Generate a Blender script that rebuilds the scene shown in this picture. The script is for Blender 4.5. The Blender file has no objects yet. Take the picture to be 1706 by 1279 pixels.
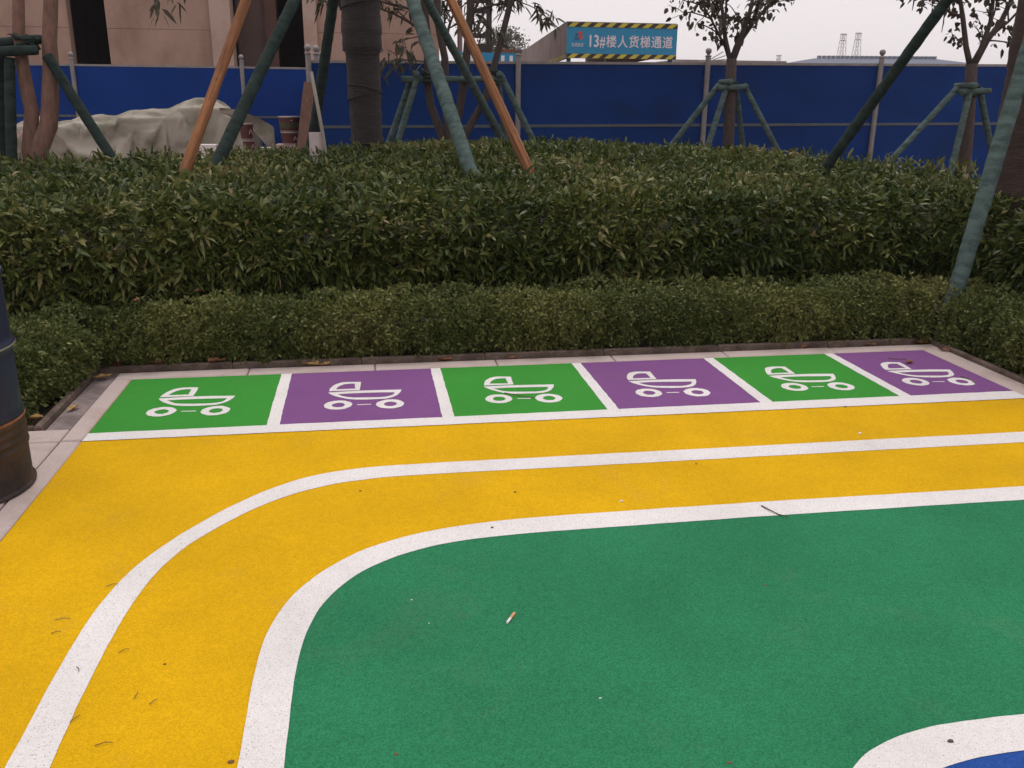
import bpy, bmesh, math, random
import numpy as np
from mathutils import Vector, Matrix
from mathutils.geometry import tessellate_polygon

SC = bpy.context.scene
COL = SC.collection
random.seed(7)
RNG = np.random.default_rng(11)

# ------------------------------------------------------------------ camera
cam_data = bpy.data.cameras.new('camera')
cam = bpy.data.objects.new('camera', cam_data)
COL.objects.link(cam)
PITCH, ROLL, YAW = math.radians(17.611), math.radians(0.483), math.radians(-9.183)
_r = Vector((math.cos(YAW), math.sin(YAW), 0)); _f0 = Vector((-math.sin(YAW), math.cos(YAW), 0))
_f = _f0 * math.cos(PITCH) - Vector((0, 0, 1)) * math.sin(PITCH)
_u = _r.cross(_f)
_R = _r * math.cos(ROLL) + _u * math.sin(ROLL); _U = -_r * math.sin(ROLL) + _u * math.cos(ROLL)
cam.matrix_world = Matrix(((_R.x, _U.x, -_f.x, 1.3593), (_R.y, _U.y, -_f.y, -5.1844), (_R.z, _U.z, -_f.z, 1.55), (0, 0, 0, 1)))
cam_data.sensor_width = 36.0
cam_data.lens = 36.0 * 1500.0 / 1706.0
cam_data.clip_start = 0.05
cam_data.clip_end = 4000
SC.camera = cam

# ------------------------------------------------------------------ sky and sun (hazy overcast noon)
SUN_ELEV, SUN_AZ = 70.0, 15.0            # azimuth clockwise from +Y
w = bpy.data.worlds.new('World'); SC.world = w; w.use_nodes = True
nt = w.node_tree; nt.nodes.clear()
out = nt.nodes.new('ShaderNodeOutputWorld')
sky = nt.nodes.new('ShaderNodeTexSky'); sky.sky_type = 'NISHITA'; sky.sun_disc = False
sky.sun_elevation = math.radians(SUN_ELEV); sky.sun_rotation = math.radians(SUN_AZ)
sky.air_density = 1.5; sky.dust_density = 8.0
bg1 = nt.nodes.new('ShaderNodeBackground'); bg1.inputs['Strength'].default_value = 0.07
bg2 = nt.nodes.new('ShaderNodeBackground'); bg2.inputs['Color'].default_value = (0.90, 0.835, 0.85, 1)
bg2.inputs['Strength'].default_value = 1.15
mixs = nt.nodes.new('ShaderNodeMixShader'); mixs.inputs[0].default_value = 0.88   # thick even cloud over the clear sky
nt.links.new(sky.outputs[0], bg1.inputs['Color'])
nt.links.new(bg1.outputs[0], mixs.inputs[1]); nt.links.new(bg2.outputs[0], mixs.inputs[2])
nt.links.new(mixs.outputs[0], out.inputs['Surface'])
sd = bpy.data.lights.new('sun', 'SUN'); sd.energy = 1.15; sd.angle = math.radians(25); sd.color = (1.0, 0.95, 0.9)
sun = bpy.data.objects.new('sun', sd); COL.objects.link(sun)
_az, _el = math.radians(SUN_AZ), math.radians(SUN_ELEV)
_sdir = Vector((math.sin(_az) * math.cos(_el), math.cos(_az) * math.cos(_el), math.sin(_el)))
sun.rotation_euler = _sdir.to_track_quat('Z', 'Y').to_euler(); sun.location = (0, 0, 30)
vs = SC.view_settings
vs.view_transform = 'Standard'; vs.look = 'None'; vs.exposure = 0.0; vs.gamma = 1.0; vs.use_curve_mapping = False

# ------------------------------------------------------------------ helpers
def tag(o, label=None, cat=None, group=None, kind=None):
    if label: o['label'] = label
    if cat: o['category'] = cat
    if group: o['group'] = group
    if kind: o['kind'] = kind
    return o

def empty(name, loc, label=None, cat=None, group=None):
    o = bpy.data.objects.new(name, None); COL.objects.link(o); o.location = loc
    o.empty_display_size = 0.2
    return tag(o, label, cat, group)

class MB:
    """collects faces in world coordinates, links them as one mesh object"""
    def __init__(s): s.v = []; s.f = []
    def add(s, vs_, fs_):
        n = len(s.v); s.v.extend([tuple(p) for p in vs_]); s.f.extend([tuple(i + n for i in f) for f in fs_])
    def box(s, x0, x1, y0, y1, z0, z1):
        s.add([(x0,y0,z0),(x1,y0,z0),(x1,y1,z0),(x0,y1,z0),(x0,y0,z1),(x1,y0,z1),(x1,y1,z1),(x0,y1,z1)],
              [(0,3,2,1),(4,5,6,7),(0,1,5,4),(1,2,6,5),(2,3,7,6),(3,0,4,7)]); return s
    def bar(s, a, b, w_, h_):
        a = Vector(a); b = Vector(b); d = (b - a).normalized()
        up = Vector((0,0,1)) if abs(d.z) < 0.95 else Vector((0,1,0))
        sd_ = d.cross(up).normalized() * (w_ / 2); u_ = sd_.cross(d).normalized() * (h_ / 2)
        P = [a - sd_ - u_, a + sd_ - u_, a + sd_ + u_, a - sd_ + u_, b - sd_ - u_, b + sd_ - u_, b + sd_ + u_, b - sd_ + u_]
        s.add(P, [(0,1,2,3),(7,6,5,4),(0,4,5,1),(1,5,6,2),(2,6,7,3),(3,7,4,0)]); return s
    def tube(s, pts, radii, n=8, cap=True):
        pts = [Vector(p) for p in pts]
        if not hasattr(radii, '__len__'): radii = [radii] * len(pts)
        V = []; ref = None
        for i, p in enumerate(pts):
            d = (pts[min(i+1, len(pts)-1)] - pts[max(i-1, 0)])
            d = d.normalized() if d.length > 1e-9 else Vector((0,0,1))
            if ref is None: ref = Vector((1,0,0)) if abs(d.x) < 0.8 else Vector((0,1,0))
            a_ = (ref - d * ref.dot(d)).normalized(); b_ = d.cross(a_); ref = a_
            for k in range(n):
                t = 2 * math.pi * k / n
                V.append(p + (a_ * math.cos(t) + b_ * math.sin(t)) * radii[i])
        F = []
        for i in range(len(pts) - 1):
            for k in range(n):
                F.append((i*n+k, i*n+(k+1)%n, (i+1)*n+(k+1)%n, (i+1)*n+k))
        if cap:
            F.append(tuple(range(n))[::-1]); F.append(tuple((len(pts)-1)*n + k for k in range(n)))
        s.add(V, F); return s
    def lathe(s, c, prof, n=24, caps=(True, True)):
        V = []; F = []
        for (r, z) in prof:
            for k in range(n):
                t = 2 * math.pi * k / n
                V.append((c[0] + r * math.cos(t), c[1] + r * math.sin(t), c[2] + z))
        for i in range(len(prof) - 1):
            for k in range(n): F.append((i*n+k, i*n+(k+1)%n, (i+1)*n+(k+1)%n, (i+1)*n+k))
        if caps[0]: F.append(tuple(range(n))[::-1])
        if caps[1]: F.append(tuple((len(prof)-1)*n + k for k in range(n)))
        s.add(V, F); return s
    def poly(s, loops, z):
        """flat polygon with optional holes"""
        L3 = [[Vector((p[0], p[1], 0)) for p in l] for l in loops]
        flat = [p for l in L3 for p in l]
        tris = tessellate_polygon(L3)
        F = []
        for t in tris:
            a, b, c = (flat[i] for i in t)
            F.append(tuple(t) if (b - a).cross(c - a).z > 0 else tuple(reversed(t)))
        s.add([(p.x, p.y, z) for p in flat], F); return s
    def build(s, name, m, parent=None, origin=None, smooth=False):
        if parent is not None:
            o_ = Vector(parent.location)
            if parent.parent is not None: o_ = o_ + Vector(parent.parent.location)
        else: o_ = Vector(origin if origin is not None else (0, 0, 0))
        me = bpy.data.meshes.new(name)
        me.from_pydata([(x - o_.x, y - o_.y, z - o_.z) for x, y, z in s.v], [], s.f)
        me.validate(); me.update()
        if smooth: me.shade_smooth()
        ob = bpy.data.objects.new(name, me); COL.objects.link(ob)
        if m: me.materials.append(m)
        if parent is not None: ob.parent = parent
        else: ob.location = o_
        return ob

# ------------------------------------------------------------------ materials
def mat(name, base, rough=0.7, var=0.12, scale=6.0, bump=0.0, bscale=60.0, metal=0.0, spec=0.5, base2=None, amount=0.5, scale2=2.5, stretch=None, detail=4.0):
    m = bpy.data.materials.new(name); m.use_nodes = True
    t = m.node_tree; N = t.nodes; L = t.links
    b = N['Principled BSDF']; b.inputs['Roughness'].default_value = rough; b.inputs['Metallic'].default_value = metal
    b.inputs['Specular IOR Level'].default_value = spec
    tc = N.new('ShaderNodeTexCoord'); vec = tc.outputs['Object']
    if stretch:
        mp = N.new('ShaderNodeMapping'); mp.inputs['Scale'].default_value = stretch; L.new(vec, mp.inputs['Vector']); vec = mp.outputs['Vector']
    n1 = N.new('ShaderNodeTexNoise'); n1.inputs['Scale'].default_value = scale; n1.inputs['Detail'].default_value = detail
    L.new(vec, n1.inputs['Vector'])
    r = N.new('ShaderNodeValToRGB'); r.color_ramp.elements[0].position = 0.3; r.color_ramp.elements[1].position = 0.7
    lo = [max(0, c * (1 - var)) for c in base]; hi = [min(1, c * (1 + var)) for c in base]
    r.color_ramp.elements[0].color = (*lo, 1); r.color_ramp.elements[1].color = (*hi, 1)
    L.new(n1.outputs['Fac'], r.inputs['Fac']); colr = r.outputs['Color']
    if base2:
        n2 = N.new('ShaderNodeTexNoise'); n2.inputs['Scale'].default_value = scale2; n2.inputs['Detail'].default_value = 6; n2.inputs['Roughness'].default_value = 0.65
        L.new(vec, n2.inputs['Vector'])
        r2 = N.new('ShaderNodeValToRGB'); r2.color_ramp.elements[0].position = 1 - amount - 0.08; r2.color_ramp.elements[1].position = 1 - amount + 0.08
        L.new(n2.outputs['Fac'], r2.inputs['Fac'])
        mx = N.new('ShaderNodeMix'); mx.data_type = 'RGBA'
        L.new(r2.outputs['Color'], mx.inputs['Factor']); L.new(colr, mx.inputs['A']); mx.inputs['B'].default_value = (*base2, 1); colr = mx.outputs['Result']
    L.new(colr, b.inputs['Base Color'])
    if bump:
        n3 = N.new('ShaderNodeTexNoise'); n3.inputs['Scale'].default_value = bscale; n3.inputs['Detail'].default_value = 5; L.new(vec, n3.inputs['Vector'])
        bp = N.new('ShaderNodeBump'); bp.inputs['Strength'].default_value = bump; bp.inputs['Distance'].default_value = 0.02
        L.new(n3.outputs['Fac'], bp.inputs['Height']); L.new(bp.outputs['Normal'], b.inputs['Normal'])
    return m

def rubber(name, base, grain=0.22, pits=0.0, rough=0.85, wear=0.07):
    """bonded rubber granules: per-grain tint, relief between grains, broad scuffing"""
    m = bpy.data.materials.new(name); m.use_nodes = True
    t = m.node_tree; N = t.nodes; L = t.links; b = N['Principled BSDF']
    b.inputs['Roughness'].default_value = rough; b.inputs['Specular IOR Level'].default_value = 0.08
    geo = N.new('ShaderNodeNewGeometry')
    v = N.new('ShaderNodeTexVoronoi'); v.inputs['Scale'].default_value = 260.0; L.new(geo.outputs['Position'], v.inputs['Vector'])
    sep = N.new('ShaderNodeSeparateColor'); L.new(v.outputs['Color'], sep.inputs['Color'])
    g = N.new('ShaderNodeMapRange'); g.inputs['To Min'].default_value = 1 - grain; g.inputs['To Max'].default_value = 1 + grain * 0.6
    L.new(sep.outputs['Red'], g.inputs['Value'])
    n1 = N.new('ShaderNodeTexNoise'); n1.inputs['Scale'].default_value = 1.7; n1.inputs['Detail'].default_value = 7; n1.inputs['Roughness'].default_value = 0.62
    L.new(geo.outputs['Position'], n1.inputs['Vector'])
    g2 = N.new('ShaderNodeMapRange'); g2.inputs['From Min'].default_value = 0.3; g2.inputs['From Max'].default_value = 0.7
    g2.inputs['To Min'].default_value = 1 - wear; g2.inputs['To Max'].default_value = 1 + wear; L.new(n1.outputs['Fac'], g2.inputs['Value'])
    n4 = N.new('ShaderNodeTexNoise'); n4.inputs['Scale'].default_value = 34.0; n4.inputs['Detail'].default_value = 4
    L.new(geo.outputs['Position'], n4.inputs['Vector'])
    g4 = N.new('ShaderNodeMapRange'); g4.inputs['From Min'].default_value = 0.3; g4.inputs['From Max'].default_value = 0.7
    g4.inputs['To Min'].default_value = 1 - wear * 0.35; g4.inputs['To Max'].default_value = 1 + wear * 0.35; L.new(n4.outputs['Fac'], g4.inputs['Value'])
    mu = N.new('ShaderNodeMath'); mu.operation = 'MULTIPLY'; L.new(g.outputs[0], mu.inputs[0]); L.new(g2.outputs[0], mu.inputs[1])
    mu2 = N.new('ShaderNodeMath'); mu2.operation = 'MULTIPLY'; L.new(mu.outputs[0], mu2.inputs[0]); L.new(g4.outputs[0], mu2.inputs[1])
    vm = N.new('ShaderNodeVectorMath'); vm.operation = 'SCALE'; vm.inputs[0].default_value = base; L.new(mu2.outputs[0], vm.inputs['Scale'])
    colr = vm.outputs['Vector']
    n5 = N.new('ShaderNodeTexNoise'); n5.inputs['Scale'].default_value = 2.3; n5.inputs['Detail'].default_value = 9; n5.inputs['Roughness'].default_value = 0.72; n5.inputs['Distortion'].default_value = 0.6
    L.new(geo.outputs['Position'], n5.inputs['Vector'])
    r5 = N.new('ShaderNodeMapRange'); r5.inputs['From Min'].default_value = 0.56; r5.inputs['From Max'].default_value = 0.74; r5.inputs['To Max'].default_value = 0.12; L.new(n5.outputs['Fac'], r5.inputs['Value'])
    mx5 = N.new('ShaderNodeMix'); mx5.data_type = 'RGBA'; L.new(r5.outputs[0], mx5.inputs['Factor']); L.new(colr, mx5.inputs['A']); mx5.inputs['B'].default_value = (0.22, 0.17, 0.13, 1); colr = mx5.outputs['Result']
    if pits > 0:
        v2 = N.new('ShaderNodeTexNoise'); v2.inputs['Scale'].default_value = 240; v2.inputs['Detail'].default_value = 2; L.new(geo.outputs['Position'], v2.inputs['Vector'])
        rp = N.new('ShaderNodeValToRGB'); rp.color_ramp.elements[0].position = 0.66 - pits; rp.color_ramp.elements[1].position = 0.72 - pits
        L.new(v2.outputs['Fac'], rp.inputs['Fac'])
        mx = N.new('ShaderNodeMix'); mx.data_type = 'RGBA'; L.new(rp.outputs['Color'], mx.inputs['Factor']); L.new(colr, mx.inputs['A']); mx.inputs['B'].default_value = (0.30, 0.27, 0.27, 1); colr = mx.outputs['Result']
    L.new(colr, b.inputs['Base Color'])
    bp = N.new('ShaderNodeBump'); bp.inputs['Strength'].default_value = 0.5; bp.inputs['Distance'].default_value = 0.003; bp.invert = True
    L.new(v.outputs['Distance'], bp.inputs['Height']); L.new(bp.outputs['Normal'], b.inputs['Normal'])
    return m

def leaf_mat(name, cols, rough=0.45, spec=0.5, trans=0.0):
    m = bpy.data.materials.new(name); m.use_nodes = True
    t = m.node_tree; N = t.nodes; L = t.links; b = N['Principled BSDF']
    b.inputs['Roughness'].default_value = rough; b.inputs['Specular IOR Level'].default_value = spec
    at = N.new('ShaderNodeAttribute'); at.attribute_name = 'tint'
    r = N.new('ShaderNodeValToRGB'); r.color_ramp.interpolation = 'LINEAR'
    els = r.color_ramp.elements
    while len(els) < len(cols): els.new(0.5)
    for e, (p, c) in zip(els, cols): e.position = p; e.color = (*c, 1)
    L.new(at.outputs['Fac'], r.inputs['Fac']); L.new(r.outputs['Color'], b.inputs['Base Color'])
    if trans:
        tr = N.new('ShaderNodeBsdfTranslucent'); L.new(r.outputs['Color'], tr.inputs['Color'])
        mx = N.new('ShaderNodeMixShader'); mx.inputs[0].default_value = trans
        L.new(b.outputs[0], mx.inputs[1]); L.new(tr.outputs[0], mx.inputs[2]); L.new(mx.outputs[0], N['Material Output'].inputs['Surface'])
    return m

M = {}
M['yellow'] = rubber('yellow_rubber', (0.645, 0.372, 0.005), grain=0.16, wear=0.10)
M['white'] = rubber('white_line_paint', (0.72, 0.70, 0.69), grain=0.08, pits=0.035, wear=0.08)
M['field'] = rubber('dark_green_rubber', (0.026, 0.192, 0.088), grain=0.30, wear=0.11)
M['bay_green'] = rubber('bright_green_paint', (0.044, 0.262, 0.038), grain=0.10, wear=0.06)
M['bay_purple'] = rubber('purple_paint', (0.195, 0.080, 0.228), grain=0.10, wear=0.07)
M['blue_rubber'] = rubber('blue_rubber', (0.022, 0.078, 0.31), grain=0.25)
M['granite'] = mat('pink_granite', (0.47, 0.385, 0.36), 0.75, 0.12, 90, 0.12, 120, base2=(0.40, 0.31, 0.28), amount=0.42, scale2=3)
M['gutter'] = mat('grimy_granite', (0.25, 0.20, 0.195), 0.8, 0.2, 40, 0.25, 90, base2=(0.14, 0.11, 0.10), amount=0.45, scale2=4)
M['kerb'] = mat('grey_kerb_stone', (0.15, 0.108, 0.085), 0.85, 0.25, 30, 0.4, 70, base2=(0.085, 0.058, 0.046), amount=0.45, scale2=5)
M['soil'] = mat('dry_soil', (0.16, 0.10, 0.07), 0.95, 0.3, 8, 0.6, 30, base2=(0.10, 0.06, 0.04), amount=0.5)
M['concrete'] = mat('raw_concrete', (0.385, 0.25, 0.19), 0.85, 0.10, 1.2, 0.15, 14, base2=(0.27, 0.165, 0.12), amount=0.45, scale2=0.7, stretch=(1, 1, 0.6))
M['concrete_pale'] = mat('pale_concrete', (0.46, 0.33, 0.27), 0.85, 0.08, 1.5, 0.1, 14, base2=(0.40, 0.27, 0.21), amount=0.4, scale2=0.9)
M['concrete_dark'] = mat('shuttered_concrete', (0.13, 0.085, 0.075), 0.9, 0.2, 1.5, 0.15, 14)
M['brick_red'] = mat('reddish_formwork', (0.12, 0.06, 0.05), 0.9, 0.2, 3, 0.1, 20)
M['fence_blue'] = mat('navy_sheet_steel', (0.007, 0.036, 0.165), 0.5, 0.12, 1.1, 0.0, spec=0.08, base2=(0.008, 0.030, 0.12), amount=0.42, scale2=0.6, stretch=(1, 1, 2.0))
M['fence_bright'] = mat('bright_blue_sheet_steel', (0.004, 0.038, 0.21), 0.5, 0.08, 1.1, 0.0, spec=0.08, base2=(0.006, 0.030, 0.155), amount=0.4, scale2=0.7)
M['galv'] = mat('galvanised_steel', (0.25, 0.23, 0.225), 0.5, 0.15, 9, 0.0, metal=0.3)
M['rail'] = mat('grey_rail_paint', (0.085, 0.095, 0.10), 0.6, 0.15, 9)
M['wrap'] = mat('teal_cloth_wrap', (0.085, 0.128, 0.120), 0.85, 0.28, 9, 0.4, 55, spec=0.2, base2=(0.046, 0.074, 0.070), amount=0.45, scale2=7, stretch=(1, 1, 2.6))
M['wrap_dark'] = mat('dark_green_cloth_wrap', (0.026, 0.043, 0.038), 0.85, 0.3, 9, 0.4, 55, spec=0.2, base2=(0.014, 0.026, 0.023), amount=0.4, scale2=7, stretch=(1, 1, 2.6))
M['wood'] = mat('peeled_orange_timber', (0.31, 0.135, 0.055), 0.7, 0.35, 5, 0.5, 9, spec=0.3, base2=(0.115, 0.040, 0.018), amount=0.46, scale2=4.5, stretch=(7, 7, 0.25))
M['palm_wrap'] = mat('dark_trunk_wrapping', (0.032, 0.026, 0.024), 0.6, 0.4, 12, 0.8, 26, spec=0.3, base2=(0.075, 0.062, 0.058), amount=0.36, scale2=10, stretch=(1, 1, 5))
M['bark_red'] = mat('reddish_bark', (0.21, 0.115, 0.085), 0.85, 0.25, 14, 0.5, 30, base2=(0.11, 0.06, 0.045), amount=0.4, scale2=7, stretch=(3, 3, 0.8))
M['bark'] = mat('grey_brown_bark', (0.062, 0.045, 0.040), 0.9, 0.3, 16, 0.5, 30, stretch=(3, 3, 0.8))
M['bark_wrapR'] = mat('brown_trunk_wrapping', (0.045, 0.027, 0.022), 0.85, 0.25, 10, 0.5, 30, stretch=(1, 1, 3))
M['tarp'] = mat('beige_canvas', (0.35, 0.315, 0.265), 0.85, 0.15, 2.2, 0.2, 30, spec=0.2, base2=(0.21, 0.20, 0.15), amount=0.47, scale2=1.6)
M['drum'] = mat('dark_blue_drum_paint', (0.012, 0.019, 0.048), 0.5, 0.25, 5, 0.15, 30, spec=0.3, base2=(0.028, 0.022, 0.022), amount=0.34, scale2=6)
M['drum_rust'] = mat('rusty_drum_paint', (0.050, 0.033, 0.025), 0.7, 0.35, 6, 0.3, 40, spec=0.25, base2=(0.020, 0.018, 0.022), amount=0.46, scale2=4)
M['rust'] = mat('orange_rust', (0.20, 0.085, 0.04), 0.85, 0.4, 20, 0.4, 60)
M['tin_red'] = mat('dark_red_tin', (0.085, 0.018, 0.020), 0.45, 0.2, 8)
M['tin_green'] = mat('green_tin_print', (0.055, 0.062, 0.022), 0.5, 0.3, 14)
M['tin_rim'] = mat('pale_tin_rim', (0.32, 0.27, 0.24), 0.4, 0.1, 8, metal=0.4)
M['plastic'] = mat('off_white_plastic', (0.56, 0.47, 0.44), 0.55, 0.08, 6, base2=(0.44, 0.35, 0.31), amount=0.35, scale2=8)
M['bamboo'] = mat('pale_bamboo', (0.28, 0.25, 0.21), 0.6, 0.15, 12)
M['pinkboard'] = mat('pinkish_board', (0.48, 0.33, 0.30), 0.8, 0.15, 8)
M['paper'] = mat('white_scrap', (0.75, 0.70, 0.70), 0.7, 0.06, 10)
M['sign_blue'] = mat('cyan_sign_sheet', (0.012, 0.235, 0.43), 0.5, 0.06, 3)
M['sign_white'] = mat('white_lettering', (0.72, 0.66, 0.70), 0.6, 0.03, 3)
M['sign_red'] = mat('red_emblem', (0.62, 0.05, 0.06), 0.6, 0.03, 3)
M['sign_navy'] = mat('navy_emblem', (0.02, 0.10, 0.22), 0.6, 0.03, 3)
M['haz_black'] = mat('hazard_black', (0.03, 0.022, 0.02), 0.6, 0.1, 3)
M['haz_yellow'] = mat('hazard_yellow', (0.55, 0.46, 0.05), 0.6, 0.08, 3)
M['canopy'] = mat('weathered_canopy_board', (0.24, 0.19, 0.18), 0.8, 0.15, 1.5, base2=(0.19, 0.14, 0.12), amount=0.45, scale2=0.5)
M['steel_dark'] = mat('dark_hoist_steel', (0.045, 0.036, 0.034), 0.7, 0.2, 5)
M['pylon'] = mat('pylon_steel', (0.28, 0.25, 0.26), 0.6, 0.05, 1)
M['roof_blue'] = mat('blue_factory_roof', (0.055, 0.075, 0.13), 0.6, 0.1, 0.4)
M['fac_wall'] = mat('pale_factory_wall', (0.42, 0.40, 0.42), 0.8, 0.1, 0.2)
M['fac_win'] = mat('dark_factory_window', (0.10, 0.13, 0.20), 0.3, 0.1, 0.2)
M['core'] = mat('dark_hedge_core', (0.030, 0.024, 0.017), 0.95, 0.4, 30, 0.6, 40)  # hedge filler, shade between the leaves put into its dark brown
M['twig'] = mat('dark_twig', (0.10, 0.068, 0.045), 0.85, 0.25, 40)
M['dry_leaf'] = mat('dry_brown_leaf', (0.24, 0.115, 0.06), 0.8, 0.35, 40, spec=0.2, base2=(0.12, 0.05, 0.028), amount=0.42, scale2=25)
M['dry_yellow'] = mat('dry_yellow_leaf', (0.40, 0.26, 0.10), 0.8, 0.3, 40, spec=0.2, base2=(0.24, 0.14, 0.06), amount=0.4, scale2=25)
M['filter'] = mat('cork_filter_paper', (0.62, 0.30, 0.14), 0.8, 0.12, 60)
M['hedge'] = leaf_mat('hedge_leaf', [(0.0, (0.022, 0.043, 0.009)), (0.35, (0.056, 0.084, 0.015)), (0.62, (0.118, 0.132, 0.030)), (0.85, (0.21, 0.195, 0.070)), (1.0, (0.27, 0.19, 0.11))], 0.45, 0.32, 0.16)
M['lowleaf'] = leaf_mat('small_hedge_leaf', [(0.0, (0.030, 0.058, 0.019)), (0.4, (0.098, 0.125, 0.031)), (0.8, (0.23, 0.225, 0.072)), (1.0, (0.28, 0.195, 0.095))], 0.5, 0.32, 0.14)
M['treeleaf'] = leaf_mat('tree_leaf', [(0.0, (0.035, 0.035, 0.02)), (0.5, (0.055, 0.052, 0.028)), (1.0, (0.095, 0.08, 0.045))], 0.5, 0.4, 0.25)
M['farleaf'] = leaf_mat('far_tree_leaf', [(0.0, (0.09, 0.095, 0.075)), (1.0, (0.15, 0.15, 0.12))], 0.7, 0.2)

# ------------------------------------------------------------------ ground, rubber court and its markings
g = MB(); g.add([(-690,-290,-0.06),(690,-290,-0.06),(690,690,-0.06),(-690,690,-0.06)], [(0,1,2,3)])
tag(g.build('ground', M['soil']), 'brown earth under the hedges and behind the fence', kind='structure')

XR = 4.918                                    # right edge of the court
court = MB().box(0, XR, -9.0, 0, -0.05, 0.0).build('rubber_court', M['yellow'])
tag(court, 'yellow rubber granule court surface with painted tracks', kind='structure')

def wob(p, a=0.0016):
    return (p[0] + random.uniform(-a, a), p[1] + random.uniform(-a, a))
def catmull(P, n=10):
    P = [np.array(p, float) for p in P]; out_ = []
    Q = [2*P[0]-P[1]] + P + [2*P[-1]-P[-2]]
    for i in range(1, len(Q) - 2):
        a, b, c, d = Q[i-1], Q[i], Q[i+1], Q[i+2]
        for k in range(n):
            t = k / n
            out_.append(0.5 * ((2*b) + (c-a)*t + (2*a-5*b+4*c-d)*t*t + (3*b-a-3*c+d)*t**3))
    out_.append(P[-1]); return [tuple(p) for p in out_]
def resample(P, n):
    P = np.array(P); s = np.r_[0, np.cumsum(np.linalg.norm(np.diff(P, axis=0), axis=1))]
    t = np.linspace(0, s[-1], n); return list(zip(np.interp(t, s, P[:, 0]), np.interp(t, s, P[:, 1])))
def relax(P, it=70):
    P = np.array(P)
    for _ in range(it): P[1:-1] = 0.5*P[1:-1] + 0.25*(P[:-2] + P[2:])
    return [tuple(p) for p in P]
def band(o_pts, i_pts, z, name, label):
    n = 520
    def soft(P_):
        e = np.random.default_rng(int(abs(P_[40][0]*1e4)) % 9999).normal(0, 1, (n, 2))
        for _ in range(3): e[1:-1] = (e[:-2] + e[1:-1] + e[2:])/3
        return [(p[0] + 0.0016*a_[0], p[1] + 0.0016*a_[1]) for p, a_ in zip(P_, e)]
    A = soft(relax(resample(catmull(o_pts), n))); B = soft(relax(resample(catmull(i_pts), n)))
    b = MB(); b.add([(x, y, z) for x, y in A] + [(x, y, z) for x, y in B], [(i, n+i, n+i+1, i+1) for i in range(n-1)])
    ob = b.build(name, M['white']); tag(ob, label, kind='structure'); return ob

B_out = [(XR-.002,-1.47),(3.9,-1.468),(2.9,-1.467),(2.0,-1.467),(1.5,-1.467),(1.288,-1.474),(1.134,-1.503),(1.0,-1.575),(0.813,-1.756),(0.63,-2.02),(0.54,-2.19),(0.478,-2.40),(0.455,-2.60),(0.447,-2.85),(0.445,-3.3),(0.445,-4.5),(0.445,-9)]
B_in = [(XR-.002,-1.60),(3.9,-1.598),(2.9,-1.596),(2.0,-1.594),(1.55,-1.588),(1.338,-1.596),(1.18,-1.625),(1.05,-1.685),(0.889,-1.812),(0.71,-2.045),(0.625,-2.205),(0.575,-2.42),(0.560,-2.60),(0.550,-2.85),(0.549,-3.3),(0.55,-4.5),(0.55,-9)]
band(B_out, B_in, 0.0015, 'track_line', 'white curved line through the middle of the yellow track')
C_out = [(XR-.002,-2.07),(3.9,-2.068),(2.9,-2.06),(2.2,-2.065),(1.883,-2.072),(1.625,-2.104),(1.389,-2.177),(1.268,-2.256),(1.142,-2.388),(1.059,-2.529),(1.014,-2.678),(0.997,-2.82),(0.996,-3.01),(0.998,-3.3),(1.0,-4.5),(1.0,-9)]
C_in = [(XR-.002,-2.195),(3.9,-2.192),(2.9,-2.186),(2.2,-2.194),(1.9,-2.198),(1.66,-2.214),(1.46,-2.272),(1.303,-2.374),(1.222,-2.472),(1.157,-2.598),(1.128,-2.715),(1.112,-2.863),(1.108,-3.067),(1.109,-3.313),(1.11,-4.5),(1.11,-9)]
band(C_out, C_in, 0.003, 'track_line', 'white rounded line bordering the dark green field')
mid = [((a[0]+b[0])/2, (a[1]+b[1])/2) for a, b in zip(relax(resample(catmull(C_out), 400), 40), relax(resample(catmull(C_in), 400), 40))]
fld = MB().poly([mid + [(XR-.002, -9)]], 0.0015).build('green_field', M['field'])
tag(fld, 'dark green rubber field inside the white rounded line', kind='structure')
D_out = [(XR-.002,-3.42),(3.9,-3.416),(3.3,-3.414),(3.028,-3.413),(2.892,-3.413),(2.768,-3.417),(2.689,-3.428),(2.604,-3.452),(2.521,-3.488),(2.44,-3.55),(2.37,-3.66),(2.33,-3.85),(2.32,-4.2),(2.32,-6),(2.32,-9)]
D_in = [(XR-.002,-3.545),(3.9,-3.542),(3.3,-3.54),(3.0,-3.539),(2.88,-3.539),(2.80,-3.541),(2.74,-3.548),(2.682,-3.562),(2.61,-3.59),(2.54,-3.64),(2.49,-3.72),(2.46,-3.87),(2.44,-4.2),(2.44,-6),(2.44,-9)]
band(D_out, D_in, 0.0045, 'track_line', 'white rounded line around the blue area at the bottom right')
midD = [((a[0]+b[0])/2, (a[1]+b[1])/2) for a, b in zip(relax(resample(catmull(D_out), 400), 40), relax(resample(catmull(D_in), 400), 40))]
tag(MB().poly([midD + [(XR-.002, -9)]], 0.003).build('blue_area', M['blue_rubber']), 'blue rubber area at the bottom right of the court', kind='structure')

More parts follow.
